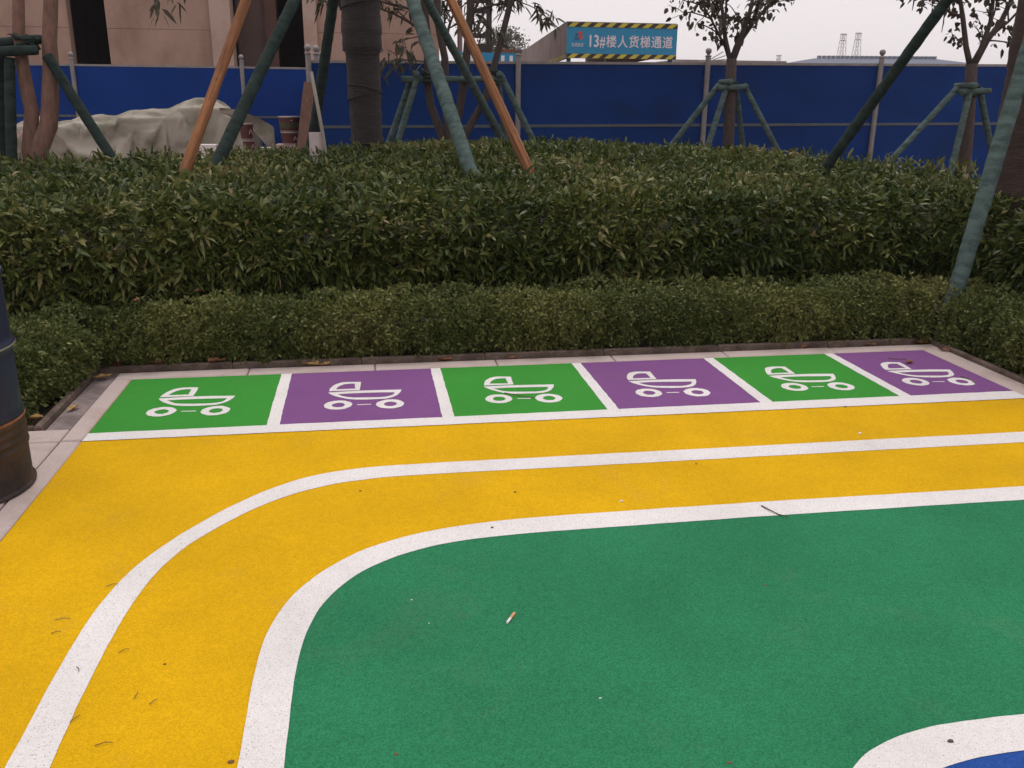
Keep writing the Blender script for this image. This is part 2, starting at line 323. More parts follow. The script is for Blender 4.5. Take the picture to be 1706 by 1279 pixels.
# the row of pram bays
DEP = 0.871
lines = MB()
def strip(b, x0, y0, x1, y1, w0, w1, z, n=24):
    """a hand-painted straight strip from (x0,y0) to (x1,y1)"""
    d = Vector((x1-x0, y1-y0)).normalized(); nrm = Vector((-d.y, d.x)); L_ = []; R_ = []
    for i in range(n + 1):
        t = i / n; c = Vector((x0 + (x1-x0)*t, y0 + (y1-y0)*t)); hw = (w0 + (w1-w0)*t) / 2
        p = wob(c + nrm*hw, 0.0018); q = wob(c - nrm*hw, 0.0018); L_.append((*p, z)); R_.append((*q, z))
    b.add(L_ + R_, [(i, i+n+1, i+n+2, i+1)[::1] for i in range(n)])
fl = MB(); strip(fl, 0.001, -DEP-0.058, XR-.001, -DEP-0.064, 0.104, 0.128, 0.0032, 90)
tag(fl.build('front_line', M['white']), 'straight white line along the front of the pram bays', kind='structure')
XS = [0.0, 0.832, 0.891, 1.701, 1.759, 2.566, 2.623, 3.413, 3.477, 4.224, 4.285, XR]
ORD = ['first', 'second', 'third', 'fourth', 'fifth', 'sixth']
def ell(cx, cy, rx, ry, n=36, ph=0): return [(cx + rx*math.cos(2*math.pi*k/n), cy + ry*math.sin(2*math.pi*k/n)) for k in range(n)]
HOOD_O = [(0.226,-0.354),(0.231,-0.31),(0.243,-0.268),(0.256,-0.238),(0.273,-0.214),(0.295,-0.200),(0.320,-0.194),(0.360,-0.197),(0.399,-0.204),(0.398,-0.26),(0.394,-0.355)]
HOOD_I = [(0.262,-0.326),(0.272,-0.29),(0.288,-0.259),(0.309,-0.239),(0.335,-0.230),(0.366,-0.232),(0.367,-0.28),(0.368,-0.328)]
BODY_O = [(0.222,-0.375),(0.38,-0.366),(0.50,-0.370),(0.621,-0.380),(0.612,-0.425),(0.592,-0.476),(0.565,-0.507),(0.529,-0.525),(0.48,-0.529),(0.433,-0.527),(0.375,-0.520),(0.33,-0.506),(0.295,-0.480),(0.262,-0.445),(0.238,-0.410)]
BODY_I = [(0.274,-0.412),(0.345,-0.409),(0.415,-0.411),(0.50,-0.415),(0.581,-0.421),(0.575,-0.452),(0.558,-0.476),(0.533,-0.490),(0.50,-0.496),(0.42,-0.491),(0.36,-0.483),(0.325,-0.470),(0.295,-0.443)]
OFFS = [(0,0,0),(0,-0.014,0.5),(-0.010,-0.028,-1.0),(-0.036,-0.036,-1.2),(-0.036,-0.042,-1.0),(-0.092,-0.046,-2.5)]
for i in range(6):
    x0, x1 = XS[2*i], XS[2*i+1]
    colr = 'green' if i % 2 == 0 else 'purple'
    bay = MB().box(x0 - (0.02 if i else -0.002), x1 + (0.02 if i < 5 else -0.002), -DEP-0.03, -0.001, -0.02, 0.0015).build('pram_bay', M['bay_' + colr])
    tag(bay, '%s painted pram bay, %s from the left, with a white pram emblem' % (colr, ORD[i]), kind='structure')
    dx, dy, an = OFFS[i]; an = math.radians(an)
    def T(p):
        ax, ay = p[0] - 0.42, p[1] + 0.42
        return (x0 + dx + 0.42 + ax*math.cos(an) - ay*math.sin(an), dy - 0.42 + ax*math.sin(an) + ay*math.cos(an))
    def W(l): return [wob(T(p), 0.0022) for p in l]
    z = 0.0028
    hood = [HOOD_O, HOOD_I]; body = [BODY_O, BODY_I]
    MB().poly([W(hood[0]), W(hood[1])], z).build('emblem_hood', M['white'], bay)
    MB().poly([W(body[0]), W(body[1])], z).build('emblem_body', M['white'], bay)
    for cx, cy in ((0.279, -0.597), (0.550, -0.617)):
        MB().poly([W(ell(cx, cy, 0.073, 0.074)), W(ell(cx + 0.002, cy - 0.001, 0.034, 0.036))], z).build('emblem_wheel', M['white'], bay)
    MB().poly([W([(0.378,-0.600),(0.451,-0.604),(0.451,-0.616),(0.378,-0.612)])], z).build('emblem_axle', M['white'], bay)
for i in range(5):
    a, b = XS[2*i+1], XS[2*i+2]
    dv = MB(); strip(dv, (a+b)/2, -DEP-0.012, (a+b)/2, -0.003, b-a+0.004, b-a, 0.0029, 20)
    tag(dv.build('bay_divider', M['white']), 'white dividing line between the %s and %s pram bays' % (ORD[i], ORD[i+1]), kind='structure')

# stone border, gutter and kerb, laid stone by stone
def slab_mesh(name, lx, ly, h, bev=0.006):
    bm = bmesh.new(); bmesh.ops.create_cube(bm, size=1)
    for v in bm.verts: v.co = Vector((v.co.x*lx, v.co.y*ly, (v.co.z-0.5)*h))
    bmesh.ops.bevel(bm, geom=[e for e in bm.edges if e.verts[0].co.z > -1e-6 and e.verts[1].co.z > -1e-6], offset=bev, segments=1, affect='EDGES')
    me = bpy.data.meshes.new(name); bm.to_mesh(me); bm.free(); return me
_cache = {}
def stones(parent, name, m, x0, x1, y0, y1, ztop, h, nx, ny, gap=0.005, jit=0.0015):
    lx, ly = (x1-x0)/nx, (y1-y0)/ny
    k = (name, round(lx,3), round(ly,3), h, m.name)
    if k not in _cache:
        me = slab_mesh(name, lx-gap, ly-gap, h); me.materials.append(m); _cache[k] = me
    for a in range(nx):
        for b_ in range(ny):
            o = bpy.data.objects.new(name, _cache[k]); COL.objects.link(o); o.parent = parent
            o.location = (x0 + (a+.5)*lx, y0 + (b_+.5)*ly, ztop + random.uniform(-jit, jit))
            o.rotation_euler = (random.uniform(-.002,.002), random.uniform(-.002,.002), random.uniform(-.002,.002))
brd = MB().box(-0.102, -0.001, -9, 0.133, -0.055, -0.02).box(0.0, 5.06, 0.0, 0.133, -0.055, -0.02).box(XR+.001, 5.06, -9, -0.001, -0.055, -0.02).build('border_paving', M['soil'])
tag(brd, 'pinkish granite border strip around the court', kind='structure')
stones(brd, 'border_slab', M['granite'], -0.102, 5.062, 0.002, 0.133, 0.004, 0.05, 7, 1)
stones(brd, 'border_slab', M['granite'], -0.102, -0.002, -0.968, 0.000, 0.004, 0.05, 1, 1)
stones(brd, 'border_slab', M['granite'], -0.102, -0.002, -9.0, -0.970, 0.004, 0.05, 1, 8)
stones(brd, 'border_slab', M['granite'], XR+.002, 5.062, -9.0, 0.000, 0.004, 0.05, 1, 9)
pav = MB().box(-3.2, -0.105, -9, -0.80, -0.055, -0.02).build('side_pavement', M['soil'])
tag(pav, 'pale granite slab pavement to the left of the court', kind='structure')
stones(pav, 'paving_slab', M['granite'], -3.2, -0.104, -9.0, -0.972, 0.003, 0.05, 4, 12)
stones(pav, 'paving_slab', M['granite'], -3.2, -0.104, -0.970, -0.80, 0.002, 0.05, 4, 1)
gut = MB().box(-0.245, -0.105, -0.795, 0.26, -0.056, -0.05).box(-0.10, 5.2, 0.137, 0.20, -0.056, -0.05).build('gutter', M['soil'])
tag(gut, 'narrow grimy gutter between border strip and kerb', kind='structure')
stones(gut, 'gutter_slab', M['gutter'], -0.232, -0.105, -0.797, 0.20, -0.010, 0.035, 1, 2)
stones(gut, 'gutter_slab', M['gutter'], -0.104, 5.10, 0.136, 0.185, -0.012, 0.035, 7, 1)
krb = MB().box(-0.27, -0.24, -0.79, 0.24, -0.058, -0.04).build('kerb', M['kerb'])
tag(krb, 'low grey kerb stones holding the hedge bed', kind='structure')
stones(krb, 'kerb_stone', M['kerb'], -0.272, -0.234, -0.80, 0.225, 0.022, 0.08, 1, 2, 0.004)
stones(krb, 'kerb_stone', M['kerb'], -0.234, 5.11, 0.187, 0.225, 0.028, 0.085, 7, 1, 0.004)
stones(krb, 'kerb_stone', M['kerb'], 5.068, 5.108, -4.2, 0.185, 0.028, 0.085, 1, 6, 0.004)
stones(krb, 'kerb_stone', M['kerb'], -1.6, -0.274, -0.80, -0.765, 0.018, 0.08, 2, 1, 0.004)

# ------------------------------------------------------------------ leaves
def leaf_object(name, P, D, L_, W_, droop, tint, m, parent=None, fold=0.18, origin=(0,0,0), wide=(0.30, 0.68), side=None, simple=False):
    n = len(P); P = np.asarray(P, float) - np.asarray(origin, float); D = D / np.linalg.norm(D, axis=1, keepdims=True)
    rnd = RNG.normal(size=(n, 3)) if side is None else side
    S = np.cross(D, rnd); S /= (np.linalg.norm(S, axis=1, keepdims=True) + 1e-9)
    Nn = np.cross(S, D); flip = np.sign(Nn[:, 2:3]); flip[flip == 0] = 1; Nn *= flip
    L1 = L_[:, None]; W1 = W_[:, None] * 0.5; dr = droop[:, None] * L1
    def pt(t): 
        q = P + D * L1 * t; q = q.copy(); q[:, 2:3] -= dr * t * t; return q
    a, b = wide
    if simple:
        V = np.stack([P, pt(.45) + S*W1 + Nn*W1*fold, pt(1.0), pt(.45) - S*W1 + Nn*W1*fold], 1).reshape(-1, 3); nv = 4
        base = (np.arange(n) * 4)[:, None]; loops = (base + np.array([[0, 3, 2, 0, 2, 1]])).reshape(-1); tot = np.full(2*n, 3)
    else:
      V = np.stack([P, pt(a) + S*W1*0.92 + Nn*W1*fold, pt(a) - S*W1*0.92 + Nn*W1*fold, pt(b) + S*W1*0.8 + Nn*W1*fold, pt(b) - S*W1*0.8 + Nn*W1*fold, pt(1.0)], 1)
      V = V.reshape(-1, 3); nv = 6
      base = (np.arange(n) * 6)[:, None]
      tri1 = base + np.array([[0, 2, 1]]); quad = base + np.array([[1, 2, 4, 3]]); tri2 = base + np.array([[3, 4, 5]])
      loops = np.concatenate([tri1, quad, tri2], 1).reshape(-1)
      tot = np.tile(np.array([3, 4, 3]), n)
    start = np.r_[0, np.cumsum(tot)[:-1]]
    me = bpy.data.meshes.new(name)
    me.vertices.add(len(V)); me.vertices.foreach_set('co', V.reshape(-1).astype(np.float32))
    me.loops.add(len(loops)); me.loops.foreach_set('vertex_index', loops.astype(np.int32))
    me.polygons.add(len(tot)); me.polygons.foreach_set('loop_start', start.astype(np.int32)); me.polygons.foreach_set('loop_total', tot.astype(np.int32))
    me.update(calc_edges=True); me.validate()
    at = me.attributes.new('tint', 'FLOAT', 'POINT'); at.data.foreach_set('value', np.repeat(tint, nv).astype(np.float32))
    me.materials.append(m)
    o = bpy.data.objects.new(name, me); COL.objects.link(o)
    if parent is not None: o.parent = parent
    else: o.location = origin
    return o

def smooth_noise(x, y, s, seed):
    r = np.random.default_rng(seed); v = np.zeros_like(x)
    for k in range(7):
        a = r.uniform(0, 2*np.pi); f_ = s * r.uniform(0.6, 1.9); v += np.sin(f_*(x*np.cos(a) + y*np.sin(a)) + r.uniform(0, 6.28))
    return v / 4.0

def poly_dist(px, py, poly):
    """inside test, distance to the edge and outward direction"""
    best = np.full(px.shape, 1e9); ox = np.zeros_like(px); oy = np.zeros_like(px); ins = np.zeros(px.shape, bool)
    n = len(poly)
    for i in range(n):
        ax, ay = poly[i]; bx, by = poly[(i+1) % n]
        ex, ey = bx-ax, by-ay; t = np.clip(((px-ax)*ex + (py-ay)*ey) / (ex*ex+ey*ey), 0, 1)
        qx, qy = ax+t*ex, ay+t*ey; d = np.hypot(px-qx, py-qy); k = d < best
        best = np.where(k, d, best); ox = np.where(k, qx-px, ox); oy = np.where(k, qy-py, oy)
        c = ((ay > py) != (by > py)) & (px < (bx-ax)*(py-ay)/(by-ay+1e-12) + ax); ins ^= c
    l = np.hypot(ox, oy) + 1e-9
    return ins, best, ox/l, oy/l

CAMP = np.array([1.36, -5.18])
def in_view(x, y, m_=1.15):
    dx, dy = x - CAMP[0], y - CAMP[1]
    f_ = dx*0.16 + dy*0.987; r_ = dx*0.987 - dy*0.16
    return (f_ > 0.5) & (np.abs(r_) < f_*0.60*m_ + 0.5)

def hedge_points(poly, hfun, n_try, shell, edge_r, seed, zmin=0.02, p=2.4):
    r = np.random.default_rng(seed)
    xs = [q[0] for q in poly]; ys = [q[1] for q in poly]
    x = r.uniform(min(xs), max(xs), n_try); y = r.uniform(min(ys), max(ys), n_try)
    k = in_view(x, y); x, y = x[k], y[k]
    ins, d, ox, oy = poly_dist(x, y, poly); x, y, d, ox, oy = x[ins], y[ins], d[ins], ox[ins], oy[ins]
    H = hfun(x, y); t = np.clip(d / edge_r, 0, 1); h = H * (1 - (1 - t)**p)**(1/p)
    return r, x, y, d, ox, oy, h

def make_hedge(name, label, poly, hfun, n_top, n_side, shell, edge_r, m, Lr, Wr, rosette, seed, bump, tintf, core_h, up=0.35, spread=1.0, droop=(0.1, 0.5), tuck=0.26, simple=False):
    r, x, y, d, ox, oy, h = hedge_points(poly, hfun, n_top, shell, edge_r, seed)
    dep = r.exponential(shell, len(x)) - np.where(r.uniform(0, 1, len(x)) < 0.06, shell*r.uniform(0, 1.1, len(x)), 0); z = h - dep + bump * smooth_noise(x, y, 9, seed+1) + bump*0.8*smooth_noise(x, y, 21, seed+2) + bump*0.6*smooth_noise(x, y, 45, seed+4)
    # side walls: points along the outline
    n = len(poly); seg = np.array([np.hypot(poly[(i+1)%n][0]-poly[i][0], poly[(i+1)%n][1]-poly[i][1]) for i in range(n)])
    sn = [np.array([poly[(i+1)%n][1]-poly[i][1], poly[i][0]-poly[(i+1)%n][0]]) for i in range(n)]
    fac = np.array([1.0 if np.dot(sn[i], CAMP - np.array(poly[i])) > 0 else 0.15 for i in range(n)])
    vis = np.array([in_view(np.array([0.5*(poly[i][0]+poly[(i+1)%n][0])]), np.array([0.5*(poly[i][1]+poly[(i+1)%n][1])]), 1.3)[0] for i in range(n)])
    wgt = seg*fac*np.where(vis, 1, 0.3)
    pick = r.choice(n, n_side, p=wgt/wgt.sum()); t = r.uniform(0, 1, n_side)
    A = np.array(poly); B = np.roll(A, -1, 0)
    sx = A[pick,0] + (B[pick,0]-A[pick,0])*t; sy = A[pick,1] + (B[pick,1]-A[pick,1])*t
    inn = np.abs(r.normal(0, shell*0.8, n_side)) + 0.005
    e = B[pick]-A[pick]; e /= np.linalg.norm(e, axis=1, keepdims=True); nx, ny = e[:,1], -e[:,0]       # outward for a counter-clockwise outline
    hs = hfun(sx, sy); zz = r.uniform(0.0, 1.0, n_side)**0.85 * hs
    aa = sx - sy; wv = bump*(1.0*smooth_noise(aa, zz, 8, seed+5) + 1.1*smooth_noise(aa, zz, 19, seed+6) + 0.6*smooth_noise(aa, zz, 41, seed+7))
    q_ = zz/hs; bul = -tuck*np.clip(1 - q_/0.6, 0, 1)**1.4 - edge_r*0.6*np.clip((q_-0.55)/0.45, 0, 1)**2.2                                                                    # leans in towards the top
    sx2 = sx + nx*(wv + bul - inn); sy2 = sy + ny*(wv + bul - inn)
    k = in_view(sx2, sy2); 
    X = np.r_[x, sx2[k]]; Y = np.r_[y, sy2[k]]; Z = np.r_[z, zz[k]]; OX = np.r_[ox, nx[k]]; OY = np.r_[oy, ny[k]]
    topw = np.r_[np.clip(1 - (1 - np.clip(d/edge_r, 0, 1))*0.8, 0, 1), np.clip(zz[k]/hs[k] - 0.35, 0, 1)*0.6]
    k = Z > 0.015; X, Y, Z, OX, OY, topw = X[k], Y[k], Z[k], OX[k], OY[k], topw[k]
    # rosettes
    X = np.repeat(X, rosette); Y = np.repeat(Y, rosette); Z = np.repeat(Z, rosette); OX = np.repeat(OX, rosette); OY = np.repeat(OY, rosette); topw = np.repeat(topw, rosette)
    N_ = len(X)
    nrm = np.stack([OX*(1-topw), OY*(1-topw), topw + up*(1-topw)], 1); nrm /= np.linalg.norm(nrm, axis=1, keepdims=True)
    D = nrm*r.uniform(0.25, 1.1, (N_,1)) + r.normal(0, spread*0.62, (N_,3)); D[:,2] += 0.1
    L_ = r.uniform(*Lr, N_); W_ = L_ * r.uniform(*Wr, N_)
    P = np.stack([X, Y, Z], 1) + r.normal(0, Lr[0]*0.22, (N_,3)); P[:,2] = np.maximum(P[:,2], 0.012)
    tint = np.clip(tintf(P, r, rosette), 0, 1)
    o = leaf_object(name, P, D, L_, W_, r.uniform(*droop, N_), tint, m, simple=simple)
    tag(o, label, name.replace('_', ' ').split()[-1], kind='stuff')
    return o, N_

def tall_h(x, y):
    return 0.86 + np.clip((y - 1.2) * 0.04, 0, 0.13) + 0.025 * smooth_noise(x, y, 2.2, 5) + 0.035*np.clip((x-1)/3,0,1)*np.clip(1-(x-1.5)/5,0,1)
def low_h(x, y):
    return 0.345 + 0.016 * smooth_noise(x, y, 4.0, 8) + 0.018 * smooth_noise(x, y, 13.0, 18)
TALL = [(-5,0.20),(-1,0.32),(-0.6,0.42),(0,0.62),(1,0.76),(2.3,0.86),(4.3,0.86),(5.35,0.78),(5.62,0.45),(5.72,-0.1),(5.8,-3.0),(8.6,-3.0),(8.6,1.6),(7.0,2.2),(6.6,3.6),(5.5,5.7),(4.4,6.5),(3.1,6.75),(1.6,6.1),(0.6,5.2),(-0.7,4.3),(-1.7,3.95),(-5,3.7)]
LOW = [(-2.2,-0.74),(-0.32,-0.74),(-0.25,-0.3),(-0.21,0.13),(-0.1,0.185),(2.5,0.195),(4.9,0.185),(5.06,0.13),(5.105,-0.3),(5.105,-3.0),(5.86,-3.0),(5.80,-0.1),(5.68,0.5),(5.4,0.84),(4.3,0.92),(2.3,0.92),(1,0.82),(0,0.68),(-0.6,0.48),(-1,0.38),(-2.2,0.32)]
def tall_tint(P, r, k):
    n = len(P)//k
    c = np.repeat(r.uniform(0, 1, n), k)
    return 0.02 + 0.45*c + 0.38*r.uniform(0, 1, len(P))**1.3 + 0.19*smooth_noise(P[:,0], P[:,1], 2.6, 31) + np.where(r.uniform(0,1,len(P)) < 0.03, 0.35, 0)
def low_tint(P, r, k):
    n = len(P)//k
    return 0.15 + 0.3*np.repeat(r.uniform(0,1,n), k) + 0.3*r.uniform(0,1,len(P)) + 0.2*smooth_noise(P[:,0], P[:,1], 3.5, 41)
_, n1 = make_hedge('tall_hedge', 'dense waist-high hedge of pointed olive green leaves behind the low hedge', TALL, tall_h, 46000, 16000, 0.055, 0.42, M['hedge'], (0.045, 0.115), (0.20, 0.31), 5, 3, 0.034, tall_tint, 0.7)
_, n2 = make_hedge('low_hedge', 'low clipped hedge of tiny leaves directly behind the kerb', LOW, low_h, 66000, 44000, 0.034, 0.24, M['lowleaf'], (0.016, 0.036), (0.40, 0.58), 4, 9, 0.036, low_tint, 0.25, spread=1.1, droop=(0.0, 0.3), tuck=0.06, simple=True)
print('leaves', n1, n2)

bk = np.array([(6.9,2.35),(6.5,3.6),(5.4,5.65),(4.35,6.4),(3.1,6.65),(1.6,6.0),(0.6,5.1),(-0.7,4.2),(-1.9,3.85)]); r = np.random.default_rng(91)
n = 1500; k = r.integers(0, len(bk)-1, n); t = r.uniform(0, 1, n)[:, None]; P2 = bk[k]*(1-t) + bk[k+1]*t + r.normal(0, .12, (n, 2))
P = np.c_[P2, np.full(n, .90) + r.uniform(-.05, .08, n)]; D = r.normal(0, .42, (n, 3)); D[:, 2] = 1.0; L_ = r.uniform(.07, .19, n)
tag(leaf_object('upright_shoots', P, D, L_, L_*r.uniform(.10, .2, n), r.uniform(.1, .6, n), r.uniform(.15, .85, n), M['hedge']), 'fresh upright shoots along the back edge of the tall hedge', 'shoots', kind='stuff')
def shrink(poly, d_):
    n = len(poly); out_ = []
    for i in range(n):
        a, b, c = (Vector((*poly[j % n], 0)) for j in (i-1, i, i+1))
        n1_ = (b-a).normalized(); n2_ = (c-b).normalized(); m_ = Vector((-n1_.y-n2_.y, n1_.x+n2_.x, 0)).normalized()
        out_.append((b.x + m_.x*d_, b.y + m_.y*d_))
    return out_
def core(name, label, poly, ins, h, m):  # solid block in place of twigs, coloured dark for the shaded inside
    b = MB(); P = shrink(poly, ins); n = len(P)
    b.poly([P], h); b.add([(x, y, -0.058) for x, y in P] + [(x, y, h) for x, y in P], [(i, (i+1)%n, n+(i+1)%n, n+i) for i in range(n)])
    tag(b.build(name, m), label, 'hedge core', kind='stuff')
core('hedge_core', 'solid dark core standing for the shaded twigs inside the tall hedge', TALL, 0.34, 0.60, M['core'])
core('hedge_core', 'solid dark core standing for the shaded twigs inside the low hedge', LOW, 0.12, 0.20, M['core'])

# ------------------------------------------------------------------ fence of steel sheets
def fence(name, label, p0, p1, n_bay, z0, z1, rail_f, m, posts, ends=(True, True)):
    root = empty(name, (p0[0], p0[1], -0.06), label, 'fence')
    d = Vector((p1[0]-p0[0], p1[1]-p0[1], 0)); L_ = d.length; d.normalize(); nrm = Vector((-d.y, d.x, 0))
    ztop = lambda t: z0 + (z1-z0)*t
    for i, xa in enumerate(posts):
        t = xa / L_; c = Vector((p0[0], p0[1], 0)) + d*xa - nrm*0.045*(-1 if nrm.y < 0 else 1)
        po = MB().tube([(c.x,c.y,-0.06),(c.x,c.y,ztop(t)+0.10)], 0.042, 10).build('post', M['galv'], root, smooth=False)
        MB().lathe((c.x,c.y,ztop(t)+0.10), [(0.05,0),(0.05,0.02),(0.024,0.03),(0.024,0.04),(0.042,0.06),(0.05,0.088),(0.042,0.118),(0.016,0.134)], 14).build('finial', M['galv'], po, smooth=True)
    xs = list(posts)
    for a, b in zip(xs[:-1], xs[1:]):
        pa = Vector((p0[0],p0[1],0)) + d*a; pb = Vector((p0[0],p0[1],0)) + d*b
        za, zb = ztop(a/L_), ztop(b/L_)
        for lo, hi, nm in ((-0.03, None, 'upper_panel'), (None, None, 'lower_panel')):
            mb = MB(); n = 2
            if nm == 'upper_panel': za0, zb0, za1, zb1 = za-rail_f+0.02, zb-rail_f+0.02, za-0.02, zb-0.02
            else: za0, zb0, za1, zb1 = -0.05, -0.05, za-rail_f-0.02, zb-rail_f-0.02
            t_ = nrm*0.012
            V = []
            for s_ in (-1, 1):
                V += [pa+t_*s_+Vector((0,0,za0)), pb+t_*s_+Vector((0,0,zb0)), pb+t_*s_+Vector((0,0,zb1)), pa+t_*s_+Vector((0,0,za1))]
            mb.add(V, [(0,1,2,3),(7,6,5,4),(0,4,5,1),(1,5,6,2),(2,6,7,3),(3,7,4,0)])
            mb.build(nm, m, root)
        MB().bar(pa+Vector((0,0,za-rail_f)), pb+Vector((0,0,zb-rail_f)), 0.05, 0.041).build('middle_rail', M['rail'], root)
        MB().bar(pa+Vector((0,0,za)), pb+Vector((0,0,zb)), 0.05, 0.038).build('top_rail', M['galv'], root)
    return root
FY = 9.3
fence('hoarding_fence', 'long navy blue steel hoarding with grey ball-topped posts behind the trees', (0.60, FY), (22.0, FY), 7, 2.045, 2.22, 0.935, M['fence_blue'], [0.0, 3.15, 6.19, 9.15, 12.2, 15.3, 18.4, 21.4])
fence('hoarding_fence', 'brighter blue steel hoarding set back behind the canvas covered pile', (-16.5, 14.0), (0.66, 14.0), 6, 2.11, 2.075, 0.925, M['fence_bright'], [0.0, 3.1, 6.2, 9.35, 12.47, 15.58, 17.16])
fence('hoarding_fence', 'short blue return hoarding joining the set back fence to the long one', (0.66, 9.46), (0.66, 13.9), 2, 2.05, 2.075, 0.93, M['fence_blue'], [0.12, 2.2, 4.44])

# ------------------------------------------------------------------ unfinished concrete building
BY = 20.0
bl = empty('concrete_building', (-3, BY, -0.06), 'unfinished pinkish concrete building with dark openings behind the bright blue fence', 'building')
def part(name, m, x0, x1, y0, y1, z0, z1, root=None): return MB().box(x0, x1, y0, y1, z0, z1).build(name, m, root or bl)
JZ = 3.12
for (x0, x1, ya, m) in ((-16, -5.69, BY, 'concrete'), (-4.80, -2.30, BY, 'concrete'), (0.30, 3.42, BY+0.02, 'concrete')):
    part('wall_panel', M[m], x0, x1, ya, ya+0.35, -0.05, JZ-0.004)
    part('wall_panel', M[m], x0, x1, ya+0.004, ya+0.354, JZ+0.004, 5.2)
part('pilaster', M['concrete_pale'], -2.299, -1.80, BY-0.18, BY+0.5, -0.05, 5.2)
part('pilaster', M['concrete_pale'], -0.03, 0.299, BY-0.12, BY+0.5, -0.05, 5.2)
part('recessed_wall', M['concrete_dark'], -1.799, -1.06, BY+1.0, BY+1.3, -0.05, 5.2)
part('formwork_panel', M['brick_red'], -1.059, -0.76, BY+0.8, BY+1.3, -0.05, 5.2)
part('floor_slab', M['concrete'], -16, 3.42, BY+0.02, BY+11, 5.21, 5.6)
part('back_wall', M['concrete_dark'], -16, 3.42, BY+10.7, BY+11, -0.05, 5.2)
part('end_wall', M['concrete'], 3.15, 3.42, BY+0.38, BY+10.69, -0.05, 5.2)
part('end_wall', M['concrete'], -16, -15.7, BY+0.38, BY+10.69, -0.05, 5.2)
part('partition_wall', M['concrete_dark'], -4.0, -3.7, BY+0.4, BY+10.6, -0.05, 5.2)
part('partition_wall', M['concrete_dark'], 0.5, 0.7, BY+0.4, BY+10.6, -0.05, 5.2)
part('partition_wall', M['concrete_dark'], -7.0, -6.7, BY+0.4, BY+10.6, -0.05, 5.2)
for k in range(5):
    part('upper_column', M['concrete'], -16 + k*4.74, -15.55 + k*4.74, BY+0.05, BY+0.5, 5.61, 8.6)
part('roof_slab', M['concrete'], -16, 3.42, BY+0.02, BY+11, 8.61, 9.0)
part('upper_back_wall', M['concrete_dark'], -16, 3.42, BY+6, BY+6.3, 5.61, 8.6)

# ------------------------------------------------------------------ site passage with its sign
SG = (7.93, 25.0)
cp = empty('sign_passage', (SG[0], SG[1], -0.06), 'covered site passage carrying a cyan sign with white Chinese lettering', 'passage')
x0, x1, zb, zt, y0 = 7.93, 11.60, 2.80, 3.88, 25.0
brdP = MB().box(x0, x1, y0, y0+0.12, zb, zt).build('sign_board', M['sign_blue'], cp)
def hazard(zc, h_, n_, parent, slant, x0=x0, x1=x1):
    MB().box(x0, x1, y0-0.012, y0-0.002, zc-h_/2, zc+h_/2).build('hazard_strip', M['haz_black'], parent)
    w_ = (x1-x0)/n_
    for k in range(n_):
        a = x0 + k*w_ + 0.02; b_ = a + w_*0.50
        c0 = min(max(a, x0), x1); V = []
        for yy in (y0-0.020, y0-0.013):
            V += [(a, yy, zc-h_/2+.004), (b_, yy, zc-h_/2+.004), (min(b_+slant, x1), yy, zc+h_/2-.004), (min(a+slant, x1), yy, zc+h_/2-.004)]
        m_ = MB(); m_.add(V, [(0,1,2,3),(7,6,5,4),(0,4,5,1),(1,5,6,2),(2,6,7,3),(3,7,4,0)])
        m_.build('hazard_stripe', M['haz_yellow'], parent)
hazard(zt-0.07, 0.14, 9, cp, 0.17); hazard(zb+0.07, 0.14, 9, cp, 0.17)
def bolden(me, dx):
    bm = bmesh.new(); bm.from_mesh(me); g0 = bm.verts[:] + bm.edges[:] + bm.faces[:]
    for k, (ax, az) in enumerate(((dx, 0), (0, dx), (-dx, 0), (0, -dx))):
        d_ = bmesh.ops.duplicate(bm, geom=g0)
        for v in d_['geom']:
            if isinstance(v, bmesh.types.BMVert): v.co += Vector((ax, az, 0.0008*(k+1)))
    bm.to_mesh(me); bm.free()
def text_mesh(body, size, loc, m, parent, name, offset=0.0, sx=1.0, extr=0.004):
    cu = bpy.data.curves.new(name, 'FONT'); cu.body = body; cu.size = size; cu.extrude = extr; cu.align_x = 'LEFT'
    to = bpy.data.objects.new(name, cu); COL.objects.link(to)
    bpy.context.view_layer.update()
    me = bpy.data.meshes.new_from_object(to.evaluated_get(bpy.context.evaluated_depsgraph_get()))
    bpy.data.objects.remove(to)
    xs_ = [v.co.x for v in me.vertices]
    if offset: bolden(me, offset)
    me.materials.clear(); me.materials.append(m)
    o = bpy.data.objects.new(name, me); COL.objects.link(o); o.parent = parent
    pl = Vector(parent.location)
    if parent.parent: pl += Vector(parent.parent.location)
    o.location = Vector(loc) - pl; o.rotation_euler = (math.pi/2, 0, 0); o.scale = (sx, 1, 1)
    return o, (max(xs_) - min(xs_)) * sx
t1, wd = text_mesh('13', 0.50, (8.60, y0-0.006, 3.155), M['sign_white'], brdP, 'lettering', 0.013, 0.80)
t2, wd = text_mesh('#', 0.47, (9.01, y0-0.006, 3.155), M['sign_white'], brdP, 'lettering', 0.008, 0.66)
for k, ch in enumerate('楼人货梯通道'):
    text_mesh(ch, 0.39, (9.215 + k*0.378, y0-0.006, 3.175), M['sign_white'], brdP, 'lettering', 0.006, 0.92)
